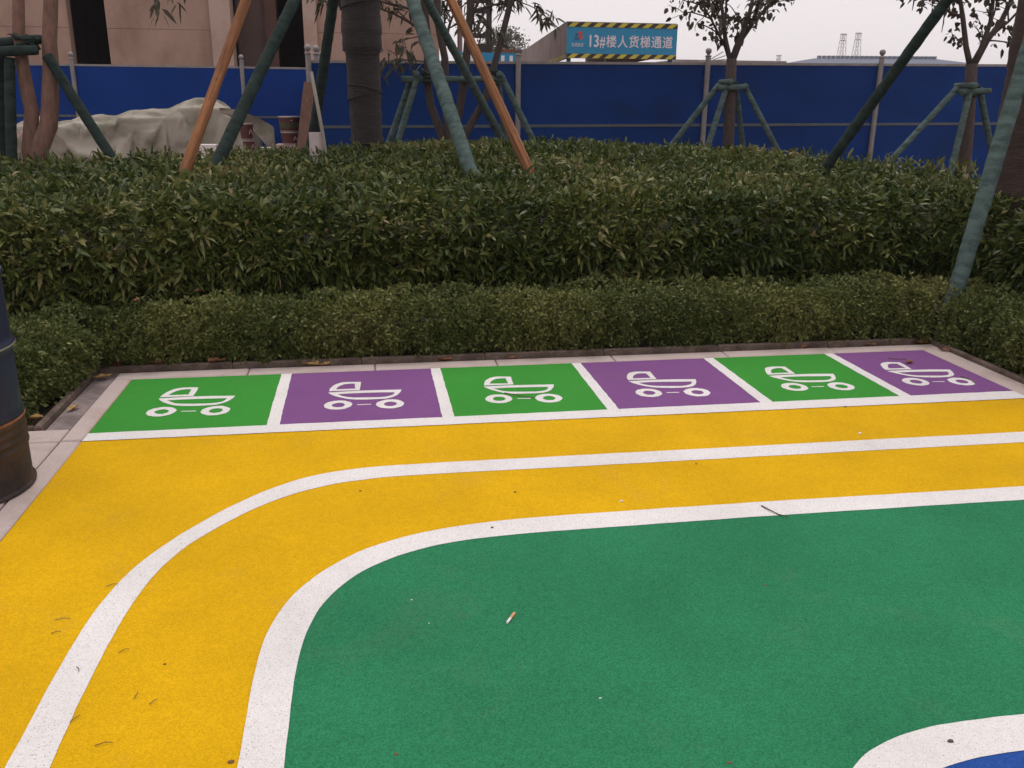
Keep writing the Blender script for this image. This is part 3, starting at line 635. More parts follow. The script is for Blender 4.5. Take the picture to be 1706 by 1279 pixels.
# emblem: two interlocked angular marks and a tiny illegible caption line
eb = MB(); ey = y0-0.008
def quadz(b, pts): b.add([(x, ey, z) for x, z in pts] + [(x, ey+0.006, z) for x, z in pts], [tuple(range(len(pts))), tuple(range(2*len(pts)-1, len(pts)-1, -1))] + [(i, i+len(pts), (i+1)%len(pts)+len(pts), (i+1)%len(pts)) for i in range(len(pts))])
quadz(eb, [(8.27,3.56),(8.36,3.63),(8.45,3.54),(8.38,3.49),(8.42,3.45),(8.46,3.49),(8.45,3.40),(8.37,3.36),(8.31,3.44),(8.35,3.50)])
eb.build('emblem_red', M['sign_red'], brdP)
e2 = MB(); ey = y0-0.006
quadz(e2, [(8.17,3.50),(8.26,3.57),(8.30,3.49),(8.24,3.45)]); quadz(e2, [(8.16,3.42),(8.28,3.43),(8.34,3.36),(8.2,3.35)])
e2.build('emblem_navy', M['sign_navy'], brdP)
cpn = MB(); ey = y0-0.006
rr = random.Random(4)
for k in range(4):
    xa = 8.09 + k*0.098
    for j in range(3): quadz(cpn, [(xa, 3.155+j*0.035), (xa+0.078, 3.155+j*0.035), (xa+0.078, 3.172+j*0.035), (xa, 3.172+j*0.035)])
    xv = xa + rr.choice((0.0, 0.03, 0.06)); quadz(cpn, [(xv,3.148),(xv+0.018,3.148),(xv+0.018,3.262),(xv,3.262)])
cpn.build('caption', M['sign_white'], brdP)
# canopy behind the board, running away to the back
yb = 45.0; xb0, xb1 = 9.85, 13.4
cn = MB()
def canopy_sheet(pa, pb, za0, za1, zb0, zb1, thick, name, m):
    V = [(pa[0],pa[1],za0),(pb[0],pb[1],zb0),(pb[0],pb[1],zb1),(pa[0],pa[1],za1)]
    V2 = [(x+thick, y, z) for x, y, z in V]
    b = MB(); b.add(V+V2, [(3,2,1,0),(4,5,6,7),(0,1,5,4),(1,2,6,5),(2,3,7,6),(3,0,4,7)]); return b.build(name, m, cp)
NB = 8
for k in range(NB):
    a, b_ = k/NB, (k+0.985)/NB
    canopy_sheet((x0+(xb0-x0)*a, y0+0.13+(yb-y0)*a), (x0+(xb0-x0)*b_, y0+0.13+(yb-y0)*b_), zb+0.15, zt-0.02, zb+0.15, zt-0.02, 0.06, 'side_panel', M['canopy'])
    canopy_sheet((x1-0.06+(xb1-x1)*a, y0+0.13+(yb-y0)*a), (x1-0.06+(xb1-x1)*b_, y0+0.13+(yb-y0)*b_), zb+0.15, zt-0.02, zb+0.15, zt-0.02, 0.06, 'side_panel', M['canopy'])
NS = 44
MBs = MB(); MBy = MB()
canopy_sheet((x0-0.006, y0+0.13), (xb0-0.006, yb), zb-0.02, zb+0.145, zb-0.02, zb+0.145, 0.05, 'hazard_strip', M['haz_black'])
for k in range(NS):
    a, b_ = (k+0.1)/NS, (k+0.6)/NS
    canopy_sheet((x0-0.014+(xb0-x0)*a, y0+0.13+(yb-y0)*a), (x0-0.014+(xb0-x0)*b_, y0+0.13+(yb-y0)*b_), zb, zb+0.13, zb, zb+0.13, 0.006, 'hazard_stripe', M['haz_yellow'])
rf = MB(); rf.add([(x0,y0+.13,zt-.015),(x1,y0+.13,zt-.015),(xb1,yb,zt-.015),(xb0,yb,zt-.015),(x0,y0+.13,zt+.03),(x1,y0+.13,zt+.03),(xb1,yb,zt+.03),(xb0,yb,zt+.03)], [(3,2,1,0),(4,5,6,7),(0,1,5,4),(1,2,6,5),(2,3,7,6),(3,0,4,7)])
rf.build('roof_sheet', M['canopy'], cp)
for k in range(4):
    t = k/3
    for xa, xb_ in ((x0+0.12, xb0+0.12), (x1-0.12, xb1-0.12)):
        xx = xa + (xb_-xa)*t; yy = y0+0.25+(yb-y0-0.5)*t
        MB().box(xx-.06, xx+.06, yy-.06, yy+.06, -0.06, zb+0.16).build('leg', M['sign_navy'], cp)
MB().tube([(9.25,25.2,2.82),(9.18,25.2,2.45)], 0.018, 6).build('brace', M['galv'], cp)
MB().tube([(9.25,25.2,2.82),(9.34,25.2,2.45)], 0.018, 6).build('brace', M['galv'], cp)

# small low banner board seen above the fence further left
bn = empty('site_banner', (4.2, 17.0, -0.06), 'small cyan and yellow banner board peeping over the fence beside the hoist', 'banner')
MB().box(3.62, 4.98, 17.0, 17.04, 1.6, 2.56).build('board', M['sign_blue'], bn)
for xa, xb_, m_ in ((3.62, 3.80, 'haz_yellow'), (3.9, 4.02, 'paper'), (4.62, 4.70, 'paper'), (4.82, 4.9, 'paper')):
    MB().box(xa, xb_, 16.985, 16.997, 1.7, 2.50).build('printed_panel', M[m_], bn)
MB().box(4.6, 4.98, 16.985, 17.05, 2.57, 2.64).build('cap', M['rust'], bn)
for xx in (3.8, 4.8): MB().tube([(xx,17.08,-0.06),(xx,17.08,1.75)], 0.03, 8).build('leg', M['galv'], bn)

# hoist mast, scaffold poles
hm = empty('hoist_mast', (5.7, 30.0, -0.06), 'dark lattice hoist mast standing left of the cyan sign', 'hoist')
for sx in (5.35, 6.08):
    for sy in (29.65, 30.35): MB().box(sx-.05, sx+.05, sy-.05, sy+.05, -0.05, 14).build('upright', M['steel_dark'], hm)
for k in range(9):
    z_ = 0.4 + k*1.5
    for ya in (29.65, 30.35):
        MB().bar((5.35,ya-0.01,z_),(6.08,ya-0.01,z_), 0.06, 0.06).build('crossbar', M['steel_dark'], hm)
        MB().bar((5.35,ya+0.07,z_),(6.08,ya+0.07,z_+1.5), 0.05, 0.05).build('diagonal', M['steel_dark'], hm)
for z_, h_ in ((2.55, 0.85), (3.62, 0.16), (4.45, 0.14)):
    MB().box(5.30, 6.12, 29.45, 29.58, z_, z_+h_).build('platform', M['steel_dark'], hm)
for i, (px_, d_) in enumerate(((4.58, 'thicker'), (4.86, 'thinner'))):
    o = MB().tube([(px_, 26.0, -0.06), (px_+0.02, 26.0, 9.0)], 0.085 if i == 0 else 0.045, 10).build('scaffold_pole', M['canopy'], None, (px_, 26.0, -0.06))
    tag(o, 'upright grey scaffold pole left of the hoist, the %s of two' % d_, 'pole', 'scaffold poles beside the hoist')

# ------------------------------------------------------------------ factory and pylons far away
fc = empty('far_factory', (72, 110, -0.06), 'long low blue-roofed factory far beyond the fence on the right', 'building')
MB().box(60, 84, 110, 130, -0.05, 6.0).build('wall', M['fac_wall'], fc)
rfm = MB(); rfm.add([(59,109,6.0),(85,109,6.0),(82.5,120,7.35),(64,120,7.2),(85,131,6.0),(59,131,6.0)], [(0,1,2,3),(3,2,4,5),(1,4,2),(0,3,5),(5,4,1,0)])
rfm.build('roof', M['roof_blue'], fc)
for k in range(9): MB().box(62+k*2.4, 63.2+k*2.4, 109.9, 109.99, 3.2, 5.6).build('window', M['fac_win'], fc)
for k in range(26): MB().box(64.5+k*0.7, 64.75+k*0.7, 119.6, 120.4, 7.2+k*.006, 7.55+k*.006).build('roof_vent', M['fac_win'], fc)
f2 = empty('far_shed', (54, 125, -0.06), 'dark flat shed roof far off between the two small trees', 'building')
MB().box(46, 60, 125, 140, -0.05, 6.3).build('wall', M['fac_wall'], f2); MB().box(45.5, 62, 124.5, 141, 6.31, 6.95).build('roof', M['canopy'], f2)
for k in range(3): MB().bar((50.5+k*.5,125,6.95),(52.5+k*.4,125.1,8.1-k*.5), 0.10, 0.10).build('loose_bar', M['steel_dark'], f2)
def pylon(x, y, H_, wb, label):
    r = empty('pylon', (x, y, -0.06), label, 'pylon', 'power pylons on the horizon')
    zs = [0, .2, .38, .53, .66, .78, .88, .95, 1.0]; wd_ = lambda t: wb*(1-t)**0.9 + 1.1*t + 0.2
    for sx in (-1, 1):
        for sy in (-1, 1):
            MB().tube([(x+sx*wd_(t)/2, y+sy*wd_(t)/2, H_*t-0.06*(1-t)) for t in zs], 0.10, 4).build('leg', M['pylon'], r)
    br = MB()
    for a, b_ in zip(zs[:-1], zs[1:]):
        for sy in (-1, 1):
            br.bar((x-wd_(a)/2, y+sy*wd_(a)/2, H_*a), (x+wd_(b_)/2, y+sy*wd_(b_)/2, H_*b_), 0.10, 0.10)
            br.bar((x+wd_(a)/2, y+sy*wd_(a)/2, H_*a), (x-wd_(b_)/2, y+sy*wd_(b_)/2, H_*b_), 0.10, 0.10)
    br.build('bracing', M['pylon'], r)
    for t, l in ((0.90, 1.1), (0.985, 1.4)):
        MB().bar((x-l, y, H_*t), (x+l, y, H_*t), 0.22, 0.3).build('crossarm', M['pylon'], r)
pylon(190.2, 350, 27.0, 4.2, 'left of the two tall lattice power pylons beyond the fence')
pylon(197.6, 352, 27.6, 4.2, 'right of the two tall lattice power pylons beyond the fence')
pylon(196.0, 420, 22.0, 1.4, 'small faint pylon far left of the two tall pylons')

# ------------------------------------------------------------------ far bushy tree
ft = empty('far_tree', (11.2, 60, -0.06), 'rounded grey-green tree in the distance between hoist and cyan sign', 'tree')
MB().tube([(11.2,60,-0.05),(11.25,60,2.0),(11.15,60,4.2)], [0.22,0.17,0.08], 8).build('trunk', M['bark'], ft)
n = 5200; r = np.random.default_rng(77)
cl = r.normal(0, 1, (46, 3)); cl /= np.linalg.norm(cl, axis=1, keepdims=True); cl = cl * r.uniform(0.5, 1.0, (46, 1)) * np.array([1.55, 1.5, 1.7]) + np.array([11.2, 60, 4.2])
P = cl[r.integers(0, 46, n)] + r.normal(0, 0.27, (n, 3)); D = r.normal(0, 1, (n, 3))
leaf_object('crown', P, D, r.uniform(.12, .24, n), r.uniform(.07, .13, n), r.uniform(0, .4, n), r.uniform(0, 1, n), M['farleaf'], ft, origin=ft.location)

# ------------------------------------------------------------------ trees with stake frames
class Tree:
    def __init__(s, seed): s.r = random.Random(seed); s.wood = MB(); s.tips = []
    def branch(s, pts, r0, r1, n=8):
        s.wood.tube(pts, [r0 + (r1-r0)*i/(len(pts)-1) for i in range(len(pts))], n, True)
    def grow(s, p, d, L_, rad, depth, up=0.15, leafy=True, spread=0.7):
        p = Vector(p); d = Vector(d).normalized(); pts = [p.copy()]; m_ = 5
        for i in range(m_):
            d = (d + Vector((s.r.gauss(0,.13), s.r.gauss(0,.13), s.r.gauss(0,.10)+up*0.15))).normalized()
            p = p + d*(L_/m_); pts.append(p.copy())
        s.branch(pts, rad, rad*0.5, 7 if depth > 1 else 5)
        if depth <= 1 and leafy:
            for q in pts[1:]: s.tips.append((q.copy(), d.copy()))
        if depth > 0:
            for k in range(s.r.choice((2, 3, 3))):
                q = pts[s.r.randint(2, m_)]
                dd = (d + Vector((s.r.gauss(0,spread), s.r.gauss(0,spread), s.r.gauss(0.1,spread*0.6)))).normalized()
                s.grow(q, dd, L_*s.r.uniform(.5,.75), rad*0.5, depth-1, up, leafy, spread)
    def leaves(s, root, per, Lr, Wr, jit, hang, seed, m=None, name='crown', cond=None):
        r = np.random.default_rng(seed); T = s.tips
        if not T: return
        P = np.repeat(np.array([t[0][:] for t in T]), per, 0); D = np.repeat(np.array([t[1][:] for t in T]), per, 0)
        P = P + r.normal(0, jit, P.shape); D = D*0.4 + r.normal(0, 0.8, P.shape); D[:, 2] -= hang
        n = len(P); L_ = r.uniform(*Lr, n)
        leaf_object(name, P, D, L_, L_*r.uniform(*Wr, n), r.uniform(.1,.5,n), r.uniform(0,1,n), m or M['treeleaf'], root, origin=root.location)

def stake_frame(name, label, legs, bars, r_=0.055, m=None, ties=()):
    c = legs[0][1]
    root = empty(name, (c[0], c[1], -0.06), label, 'stake frame', 'stake frames propping the trees')
    for a, b in legs:            # a foot, b head
        pole_mesh(a, b, r_, m or M['wrap']).build('stake', m or M['wrap'], root, smooth=True)
    for a, b in bars:
        pole_mesh(a, b, r_*0.95, m or M['wrap']).build('crossbar', m or M['wrap'], root, smooth=True)
    for p in ties:
        t = MB(); rr_ = random.Random(int(p[0]*100))
        for k in range(4):
            pts = []
            for j in range(9):
                an = j/8*2*math.pi
                pts.append((p[0]+0.088*math.cos(an)+rr_.uniform(-.018,.018), p[1]+0.088*math.sin(an)+rr_.uniform(-.018,.018), p[2]-0.055+k*0.03+0.03*math.sin(an+k*1.7)+rr_.uniform(-.014,.014)))
            t.tube(pts, [0.016*rr_.uniform(.7, 1.35) for _ in pts], 6)
        t.tube([(p[0]-.06,p[1]-.09,p[2]), (p[0]-.09,p[1]-.12,p[2]+.05), (p[0]-.12,p[1]-.12,p[2]+.045)], [.010,.008,.004], 5)
        t.build('tie', M['wrap_dark'], root, smooth=True)
    return root
def pole_mesh(a, b, rad, m, n=14, ridge=0.06, seed=None, wound=True):
    """a post wound with cloth: slanting overlapping turns with raised edges and loose folds"""
    a = Vector(a); b = Vector(b); L_ = (b-a).length; d = (b-a).normalized(); rr_ = random.Random(seed if seed is not None else int(abs(a.x*971+a.y*577)*10))
    sd_ = d.cross(Vector((0, 1, 0.2))).normalized(); up_ = sd_.cross(d)
    k = max(10, int(L_/0.030)); bend = sd_*rr_.uniform(-.012,.012) + up_*rr_.uniform(-.012,.012)
    V = []; F = []; turn = 4; amp = 0.0; tw = rr_.uniform(0, 6)
    for i in range(k+1):
        t_ = i/k; c = a + d*(L_*t_) + bend*math.sin(t_*math.pi)*L_*0.6
        if i % turn == 0: amp = rr_.uniform(0.4, 1.0)*ridge; turn = rr_.choice((3, 4, 5)); ph = 0
        saw = amp*(1 - (ph/turn)) if wound else rr_.uniform(-.4, .4)*ridge
        ph += 1
        for j in range(n):
            an = 2*math.pi*j/n
            r_ = rad*(1.05 - 0.10*t_)*(1 + saw + (ridge*0.35*math.sin(3*an + i*0.9 + tw) if wound else ridge*1.1*math.sin(2*an + tw + t_*2.0)))
            V.append(c + (sd_*math.cos(an) + up_*math.sin(an))*r_ + d*(0.55*rad*math.sin(an + tw) if wound and 0 < i < k else 0))
    for i in range(k):
        for j in range(n): F.append((i*n+j, i*n+(j+1)%n, (i+1)*n+(j+1)%n, (i+1)*n+j))
    F.append(tuple(range(n))[::-1]); F.append(tuple(k*n+j for j in range(n)))
    mb = MB(); mb.add(V, F); return mb

# A: two-stemmed reddish tree at far left
ta = empty('young_tree', (-1.68, 4.0, -0.06), 'two-stemmed reddish tree at the far left edge in front of the canvas pile', 'tree', 'young trees behind the hedge')
t = Tree(1)
t.branch([(-1.66,4.0,-0.05),(-1.68,4.0,0.6),(-1.69,4.0,0.95)], 0.13, 0.115, 12)
t.branch([(-1.69,4.0,0.88),(-1.69,3.99,1.05),(-1.66,4.0,1.22),(-1.625,4.0,1.40),(-1.64,4.0,1.6),(-1.645,4.0,1.80),(-1.64,4.0,2.05),(-1.60,4.0,2.34),(-1.62,4.02,2.8),(-1.75,4.05,3.4)], 0.075, 0.045, 10)
t.branch([(-1.68,3.97,0.85),(-1.60,3.97,1.07),(-1.49,3.98,1.28),(-1.455,3.98,1.45),(-1.43,3.98,1.62),(-1.40,3.98,1.80),(-1.385,3.98,2.0),(-1.33,4.0,2.35),(-1.28,4.0,2.8),(-1.1,4.0,3.4)], 0.088, 0.055, 10)
for k in range(4): t.grow((-1.75+0.2*k,4.03,3.3), (random.uniform(-.5,.5), random.uniform(-.5,.5), 0.8), 0.9, 0.03, 2)
t.grow((-1.28,4.0,2.8), (0.9,-0.1,0.12), 0.75, 0.022, 1, up=-0.55)
t.wood.build('trunk', M['bark_red'], ta, smooth=True)
t.tips.append((Vector((-0.36,4.0,2.52)), Vector((.3,0,-.9)))); t.tips.append((Vector((-0.24,4.0,2.40)), Vector((.3,0,-.9))))
t.leaves(ta, 5, (.09,.15), (.22,.30), .05, .5, 5)
stake_frame('stake_frame', 'green wrapped stake frame tied to the two-stemmed tree at far left', [((-1.92,3.86,-0.06),(-1.72,3.92,1.86)), ((-0.40,3.85,-0.06),(-1.40,3.9,1.88)), ((-2.3,4.6,-0.06),(-1.85,4.12,1.95))], [((-2.35,3.86,1.885),(-1.46,3.86,1.925)), ((-1.88,3.80,1.96),(-1.52,4.2,2.03))], 0.046, M['wrap_dark'], ties=((-1.56,3.95,2.0),))

# B: many-stemmed tree with long drooping leaves behind the palm poles
tb = empty('young_tree', (2.5, 7.5, -0.06), 'many-stemmed tree with long narrow leaves behind the crossed poles', 'tree', 'young trees behind the hedge')
t = Tree(2)
t.branch([(2.55,7.5,-0.05),(2.53,7.5,0.95)], 0.12, 0.11, 10)
t.branch([(2.50,7.5,0.75),(2.42,7.5,1.05),(2.27,7.5,1.45),(2.23,7.48,1.75),(2.25,7.5,2.3),(2.20,7.5,2.8),(2.0,7.5,3.4)], 0.06, 0.04, 8)
t.branch([(2.52,7.5,0.75),(2.50,7.48,1.1),(2.46,7.48,1.6),(2.47,7.5,2.05),(2.38,7.5,2.5),(2.40,7.5,3.2)], 0.062, 0.04, 8)
t.branch([(2.56,7.5,0.75),(2.62,7.52,1.2),(2.72,7.52,1.7),(2.76,7.5,2.1),(2.82,7.5,2.7),(2.86,7.5,3.3)], 0.06, 0.045, 8)
t.branch([(2.58,7.5,0.75),(2.78,7.5,1.15),(3.02,7.5,1.55),(3.10,7.5,1.85),(3.24,7.5,2.35),(3.36,7.5,2.8),(3.5,7.5,3.4)], 0.055, 0.035, 8)
for p, d in (((2.25,7.5,2.3),(-.7,-.2,.35)), ((2.22,7.5,2.6),(-.9,.1,.2)), ((2.0,7.5,3.3),(-.4,.2,.7)), ((2.4,7.5,3.1),(.1,.3,.8)), ((2.82,7.5,2.5),(.3,-.3,.8)), ((3.36,7.5,2.75),(.5,.2,.6)), ((2.47,7.5,2.2),(.3,.4,.7)), ((2.8,7.5,2.6),(.8,.3,.35))):
    t.grow(p, d, 0.75, 0.022, 2, up=0.0, spread=0.6)
for p, d in (((2.23,7.48,2.0),(-.9,-.1,.05)), ((2.25,7.5,2.35),(-.9,-.2,-.05)), ((3.36,7.5,2.8),(.9,-.1,-.25))):
    t.grow(p, d, 0.42, 0.010, 1, up=-0.5, spread=0.5)
t.wood.build('trunk', M['bark'], tb, smooth=True)
t.leaves(tb, 3, (.10,.19), (.20,.27), .05, .55, 6)
stake_frame('stake_frame', 'teal stake frame with a long crossbar around the many-stemmed tree', [((1.45,7.25,-0.06),(2.10,7.38,1.82)), ((1.30,7.95,-0.06),(2.03,7.62,1.80)), ((4.20,7.35,-0.06),(3.20,7.42,1.86)), ((3.55,8.1,-0.06),(3.20,7.62,1.80))], [((1.88,7.40,1.775),(3.26,7.40,1.80)), ((2.08,7.30,1.84),(2.08,7.75,1.86)), ((3.18,7.30,1.85),(3.18,7.75,1.85))], 0.042, ties=((2.24,7.42,1.83),(3.12,7.45,1.86)))

# C and D: small round-leaved trees
def round_tree(base, fork_z, seed, label, brs, lean=0.0):
    x, y = base; root = empty('young_tree', (x, y, -0.06), label, 'tree', 'young trees behind the hedge')
    t = Tree(seed); fx = x + lean
    t.branch([(x,y,-0.05),(x+lean*.3,y,0.6),(x+lean*.55,y,1.2),(x+lean*.8,y,1.7),(fx,y,fork_z)], 0.088, 0.07, 12)
    for pts, r0 in brs:
        P_ = [(fx+a, y+b, fork_z+c) for a, b, c in pts]
        t.branch(P_, r0, r0*0.5, 8)
        for i in range(1, len(P_)):
            for k in range(1 if i < 2 else 2):
                q = Vector(P_[i]); d = Vector(P_[i]) - Vector(P_[i-1])
                t.grow(q, d.normalized() + Vector((t.r.gauss(0,.7), t.r.gauss(0,.7), t.r.gauss(.1,.4))), t.r.uniform(.28,.5), 0.012, 1, up=0.0, spread=0.8)
        e = Vector(P_[-1]); d = (e - Vector(P_[-2])).normalized()
        for k in range(2): t.grow(e, d + Vector((t.r.gauss(0,.3), t.r.gauss(0,.3), .3)), 0.8, r0*0.45, 2, up=.2)
    t.wood.build('trunk', M['bark'], root, smooth=True)
    t.leaves(root, 1, (.055,.095), (.65,.9), .05, .5, seed+50)
    # hanging seed pods
    pods = t.r.sample(t.tips, 12)
    for q, d in pods:
        l = t.r.uniform(.14, .24); MB().tube([q, q + Vector((.008,0,-l*.5)), q + Vector((0,0,-l))], [.006,.009,.004], 5).build('seed_pod', M['bark'], root)
    return root
round_tree((6.56,7.5), 2.10, 12, 'small round-leaved tree with the lower fork in front of the fence middle', [
    ([(0,0,-.06),(-.09,.02,.17),(-.12,.04,.38),(-.17,.05,.64),(-.26,.06,.95)], .040),
    ([(-.07,0,.10),(-.24,-.05,.32),(-.37,-.08,.50),(-.50,-.1,.66),(-.68,-.12,.86)], .020),
    ([(0,0,-.05),(.04,-.03,.14),(.12,-.05,.36),(.18,-.05,.54),(.24,-.05,.90)], .048),
    ([(.02,.02,-.05),(.14,.05,.26),(.29,.08,.46),(.36,.1,.66),(.40,.1,.95)], .045),
    ([(.28,.08,.44),(.44,.1,.62),(.66,.12,.86)], .026),
    ([(0,.05,0),(-.05,.2,.35),(-.02,.3,.8)], .03)], -0.09)
round_tree((9.30,6.0), 2.02, 21, 'small round-leaved tree at the right end behind the slanting dark pole', [
    ([(0,0,-.06),(-.10,.02,.20),(-.20,.03,.55),(-.26,.03,.72),(-.34,.04,1.0)], .040),
    ([(-.20,.03,.55),(-.42,-.02,.60),(-.62,-.05,.72),(-.75,-.05,.95)], .022),
    ([(0,0,-.05),(.08,-.03,.18),(.14,-.05,.50),(.12,-.05,.85)], .042),
    ([(.03,.02,-.05),(.20,.05,.28),(.38,.08,.52),(.50,.1,.80),(.56,.1,1.0)], .045),
    ([(.22,.05,.32),(.50,.1,.52),(.78,.12,.82)], .022)], -0.19)
def tripod(cx, cy, zt, feet, label):
    legs = [((cx+fx, cy+fy, -0.06), (cx+fx*0.12, cy+fy*0.12-0.02, zt)) for fx, fy in feet]
    return stake_frame('stake_frame', label, legs, [((cx-.22,cy-.10,zt-.05),(cx+.20,cy-.10,zt-.03)), ((cx-.10,cy-.22,zt+.03),(cx-.09,cy+.2,zt+.03))], 0.040, ties=((cx,cy,zt),))
tripod(6.50, 7.5, 1.76, [(-1.45,.3),(-.75,-.45),(1.35,-.1),(.65,.5)], 'green four-legged stake frame around the tree in front of the fence middle')
tripod(9.16, 6.0, 1.72, [(-1.7,.1),(-.55,-.5),(1.0,.2),(.35,.55)], 'green four-legged stake frame around the tree at the right end')

# palm-like trunk wrapped in dark cloth, and the poles that prop it
pt = empty('wrapped_trunk', (1.40, 5.0, -0.06), 'thick trunk wound in dark cloth and plastic film, left of centre', 'tree')
rr = random.Random(3); pts = []; rad = []
for i in range(150):
    z_ = -0.05 + i*0.04
    base_r = 0.165 + 0.012*max(0, z_-1.0) + (0.022 if z_ > 2.0 else 0)
    pts.append((1.40 - 0.004*z_ + 0.006*math.sin(z_*2.3), 5.0, z_)); rad.append(base_r*(1 + rr.uniform(-.03,.03) + 0.02*math.sin(i*0.37+1.3*math.sin(i*.11))))
MB().tube(pts, rad, 22).build('trunk', M['palm_wrap'], pt, smooth=True)
t = Tree(9)
for k in range(7):
    an = k*0.9; t.grow((1.38,5.0,5.7), (math.cos(an)*.7, math.sin(an)*.7, .8), 1.3, 0.05, 2)
t.wood.build('branches', M['bark'], pt, smooth=True)
t.leaves(pt, 3, (.10,.17), (.25,.35), .08, .4, 8)
sh = MB()
for k, zk in enumerate((1.12, 1.55, 1.63, 2.02, 2.45)):
    z_ = zk; prf = 0.166 + 0.012*max(0, z_-1.0) + (0.022 if z_ > 2.0 else 0) + 0.012
    pp = []
    for j in range(17): an = j/16*2*math.pi; pp.append((1.40-0.004*z_+prf*math.cos(an), 5.0+prf*math.sin(an), z_+0.045*math.sin(an+k*2.1)))
    sh.tube(pp, 0.006, 5)
sh.build('binding', M['palm_wrap'], pt, smooth=True)

def extend(a, b, z_=-0.06):
    a = Vector(a); b = Vector(b); t_ = (z_ - a.z)/(b.z - a.z); return a + (b-a)*t_
def prop(name, label, mid, top, rad_, m, group, seed):
    f_ = extend(mid, top); ax = Vector(top) - f_
    b = pole_mesh((0, 0, 0), (0, 0, ax.length), rad_, m, 14, 0.075, seed, name == 'support_pole')
    o = b.build(name, m, None, (0, 0, 0), smooth=True); o.location = f_; o.rotation_mode = 'QUATERNION'; o.rotation_quaternion = ax.to_track_quat('Z', 'Y')
    return tag(o, label, 'pole', group)
GP = 'green wrapped poles propping trees'; GW = 'peeled timber poles propping trees'
prop('support_pole', 'thick teal wrapped pole leaning left just right of the dark trunk', (2.27,2.69,0.93), (1.56,4.82,3.55), 0.059, M['wrap'], GP, 1)
prop('support_pole', 'slimmer teal wrapped pole behind the thick one, crossing the stake frame', (3.28,7.7,1.0), (1.56,5.15,3.45), 0.052, M['wrap'], GP, 2)
prop('support_pole', 'dark green pole leaning right across the end of the canvas pile', (0.04,3.5,0.94), (1.22,4.95,3.35), 0.055, M['wrap_dark'], GP, 3)
prop('support_pole', 'almost black pole close to the left side of the dark trunk', (0.72,6.25,1.0), (1.26,5.18,3.3), 0.056, M['wrap_dark'], GP, 4)
prop('timber_pole', 'orange peeled timber pole leaning right in front of the canvas pile', (-0.115,2.81,0.94), (1.30,4.86,4.75), 0.046, M['wood'], GW, 5)
prop('timber_pole', 'orange peeled timber pole leaning left beside the teal pole in the centre', (2.79,3.01,0.95), (1.55,4.90,3.98), 0.048, M['wood'], GW, 6)
# right-hand trunk with its props
rt = empty('wrapped_trunk', (6.12, 0.92, -0.06), 'dark brown wrapped trunk cut by the right edge of the picture', 'tree')
rr = random.Random(5)
MB().tube([(6.12+0.004*math.sin(i*.4),0.92,-0.05+i*0.05) for i in range(110)], [0.205*(1+rr.uniform(-.03,.03)) for i in range(110)], 20).build('trunk', M['bark_wrapR'], rt, smooth=True)
t = Tree(19)
for k in range(6): t.grow((6.12,0.92,5.35), (math.cos(k)*.7, math.sin(k)*.7, .8), 1.2, 0.05, 2)
t.wood.build('branches', M['bark'], rt, smooth=True); t.leaves(rt, 3, (.10,.17), (.25,.35), .08, .4, 18)
prop('support_pole', 'thick teal wrapped pole rising from the low hedge at the right edge', (5.22,0.20,0.27), (6.00,0.66,3.1), 0.050, M['wrap'], GP, 7)
prop('support_pole', 'dark green pole leaning right across the navy fence near the right tree', (5.46,2.55,0.98), (6.06,1.12,3.1), 0.044, M['wrap_dark'], GP, 8)

# ------------------------------------------------------------------ canvas covered pile
tp = empty('canvas_pile', (-2.4, 11.5, -0.06), 'pile of goods under a crumpled beige canvas in front of the bright blue fence', 'pile')
goods = [(-4.30,-3.35,10.95,12.2,1.02,0.03),(-3.40,-2.55,11.0,12.3,1.06,-0.05),(-2.55,-1.75,10.9,12.2,1.17,0.06),(-1.62,-0.95,11.0,11.9,1.33,-0.22),(-0.95,-0.50,10.95,11.6,1.12,0.15)]
sim = []
for k, (xa, xb, ya, yb_, h_, rz) in enumerate(goods):
    o = MB().box(xa, xb, ya, yb_, -0.05, h_).build('stacked_goods', M['pinkboard'], tp)
    md = o.modifiers.new('col', 'COLLISION'); o.collision.thickness_outer = 0.02; o.collision.cloth_friction = 12; sim.append(o)
for (xa, ya, za) in ((-3.9,11.3,1.07),(-2.95,11.5,1.12),(-2.2,11.2,1.22),(-1.25,11.35,1.42)):
    o = MB().box(xa-.14, xa+.13, ya-.12, ya+.14, za-.04, za+.06).build('stacked_goods', M['pinkboard'], tp); o.modifiers.new('col', 'COLLISION'); o.collision.thickness_outer = 0.02; sim.append(o)
fl_ = MB().box(-6, 1, 9.6, 13.6, -0.5, -0.05).build('drape_floor', None); fl_.modifiers.new('col', 'COLLISION'); fl_.collision.cloth_friction = 30
cw, cd = 176, 112
cx_, cy_ = np.meshgrid(np.linspace(-5.0, 0.0, cw), np.linspace(9.75, 13.15, cd))
rc = np.random.default_rng(5)
cz_ = 1.95 + 0.16*smooth_noise(cx_, cy_, 3.6, 61) + 0.12*smooth_noise(cx_, cy_, 7.5, 62) + 0.03*smooth_noise(cx_, cy_, 13, 63)
cb = MB(); cb.add(np.stack([cx_, cy_, cz_], -1).reshape(-1, 3).tolist(), [(j*cw+i, j*cw+i+1, (j+1)*cw+i+1, (j+1)*cw+i) for j in range(cd-1) for i in range(cw-1)])
cl = cb.build('canvas', M['tarp'], tp, smooth=True)
cm = cl.modifiers.new('cloth', 'CLOTH'); st = cm.settings
st.quality = 5; st.mass = 0.35; st.tension_stiffness = 30; st.compression_stiffness = 30; st.shear_stiffness = 16; st.bending_stiffness = 0.12; st.air_damping = 1.2
cm.collision_settings.distance_min = 0.015; cm.collision_settings.collision_quality = 2
st.shrink_min = -0.16
NF = 50; cm.point_cache.frame_start = 1; cm.point_cache.frame_end = NF
for fr in range(1, NF+1): SC.frame_set(fr)
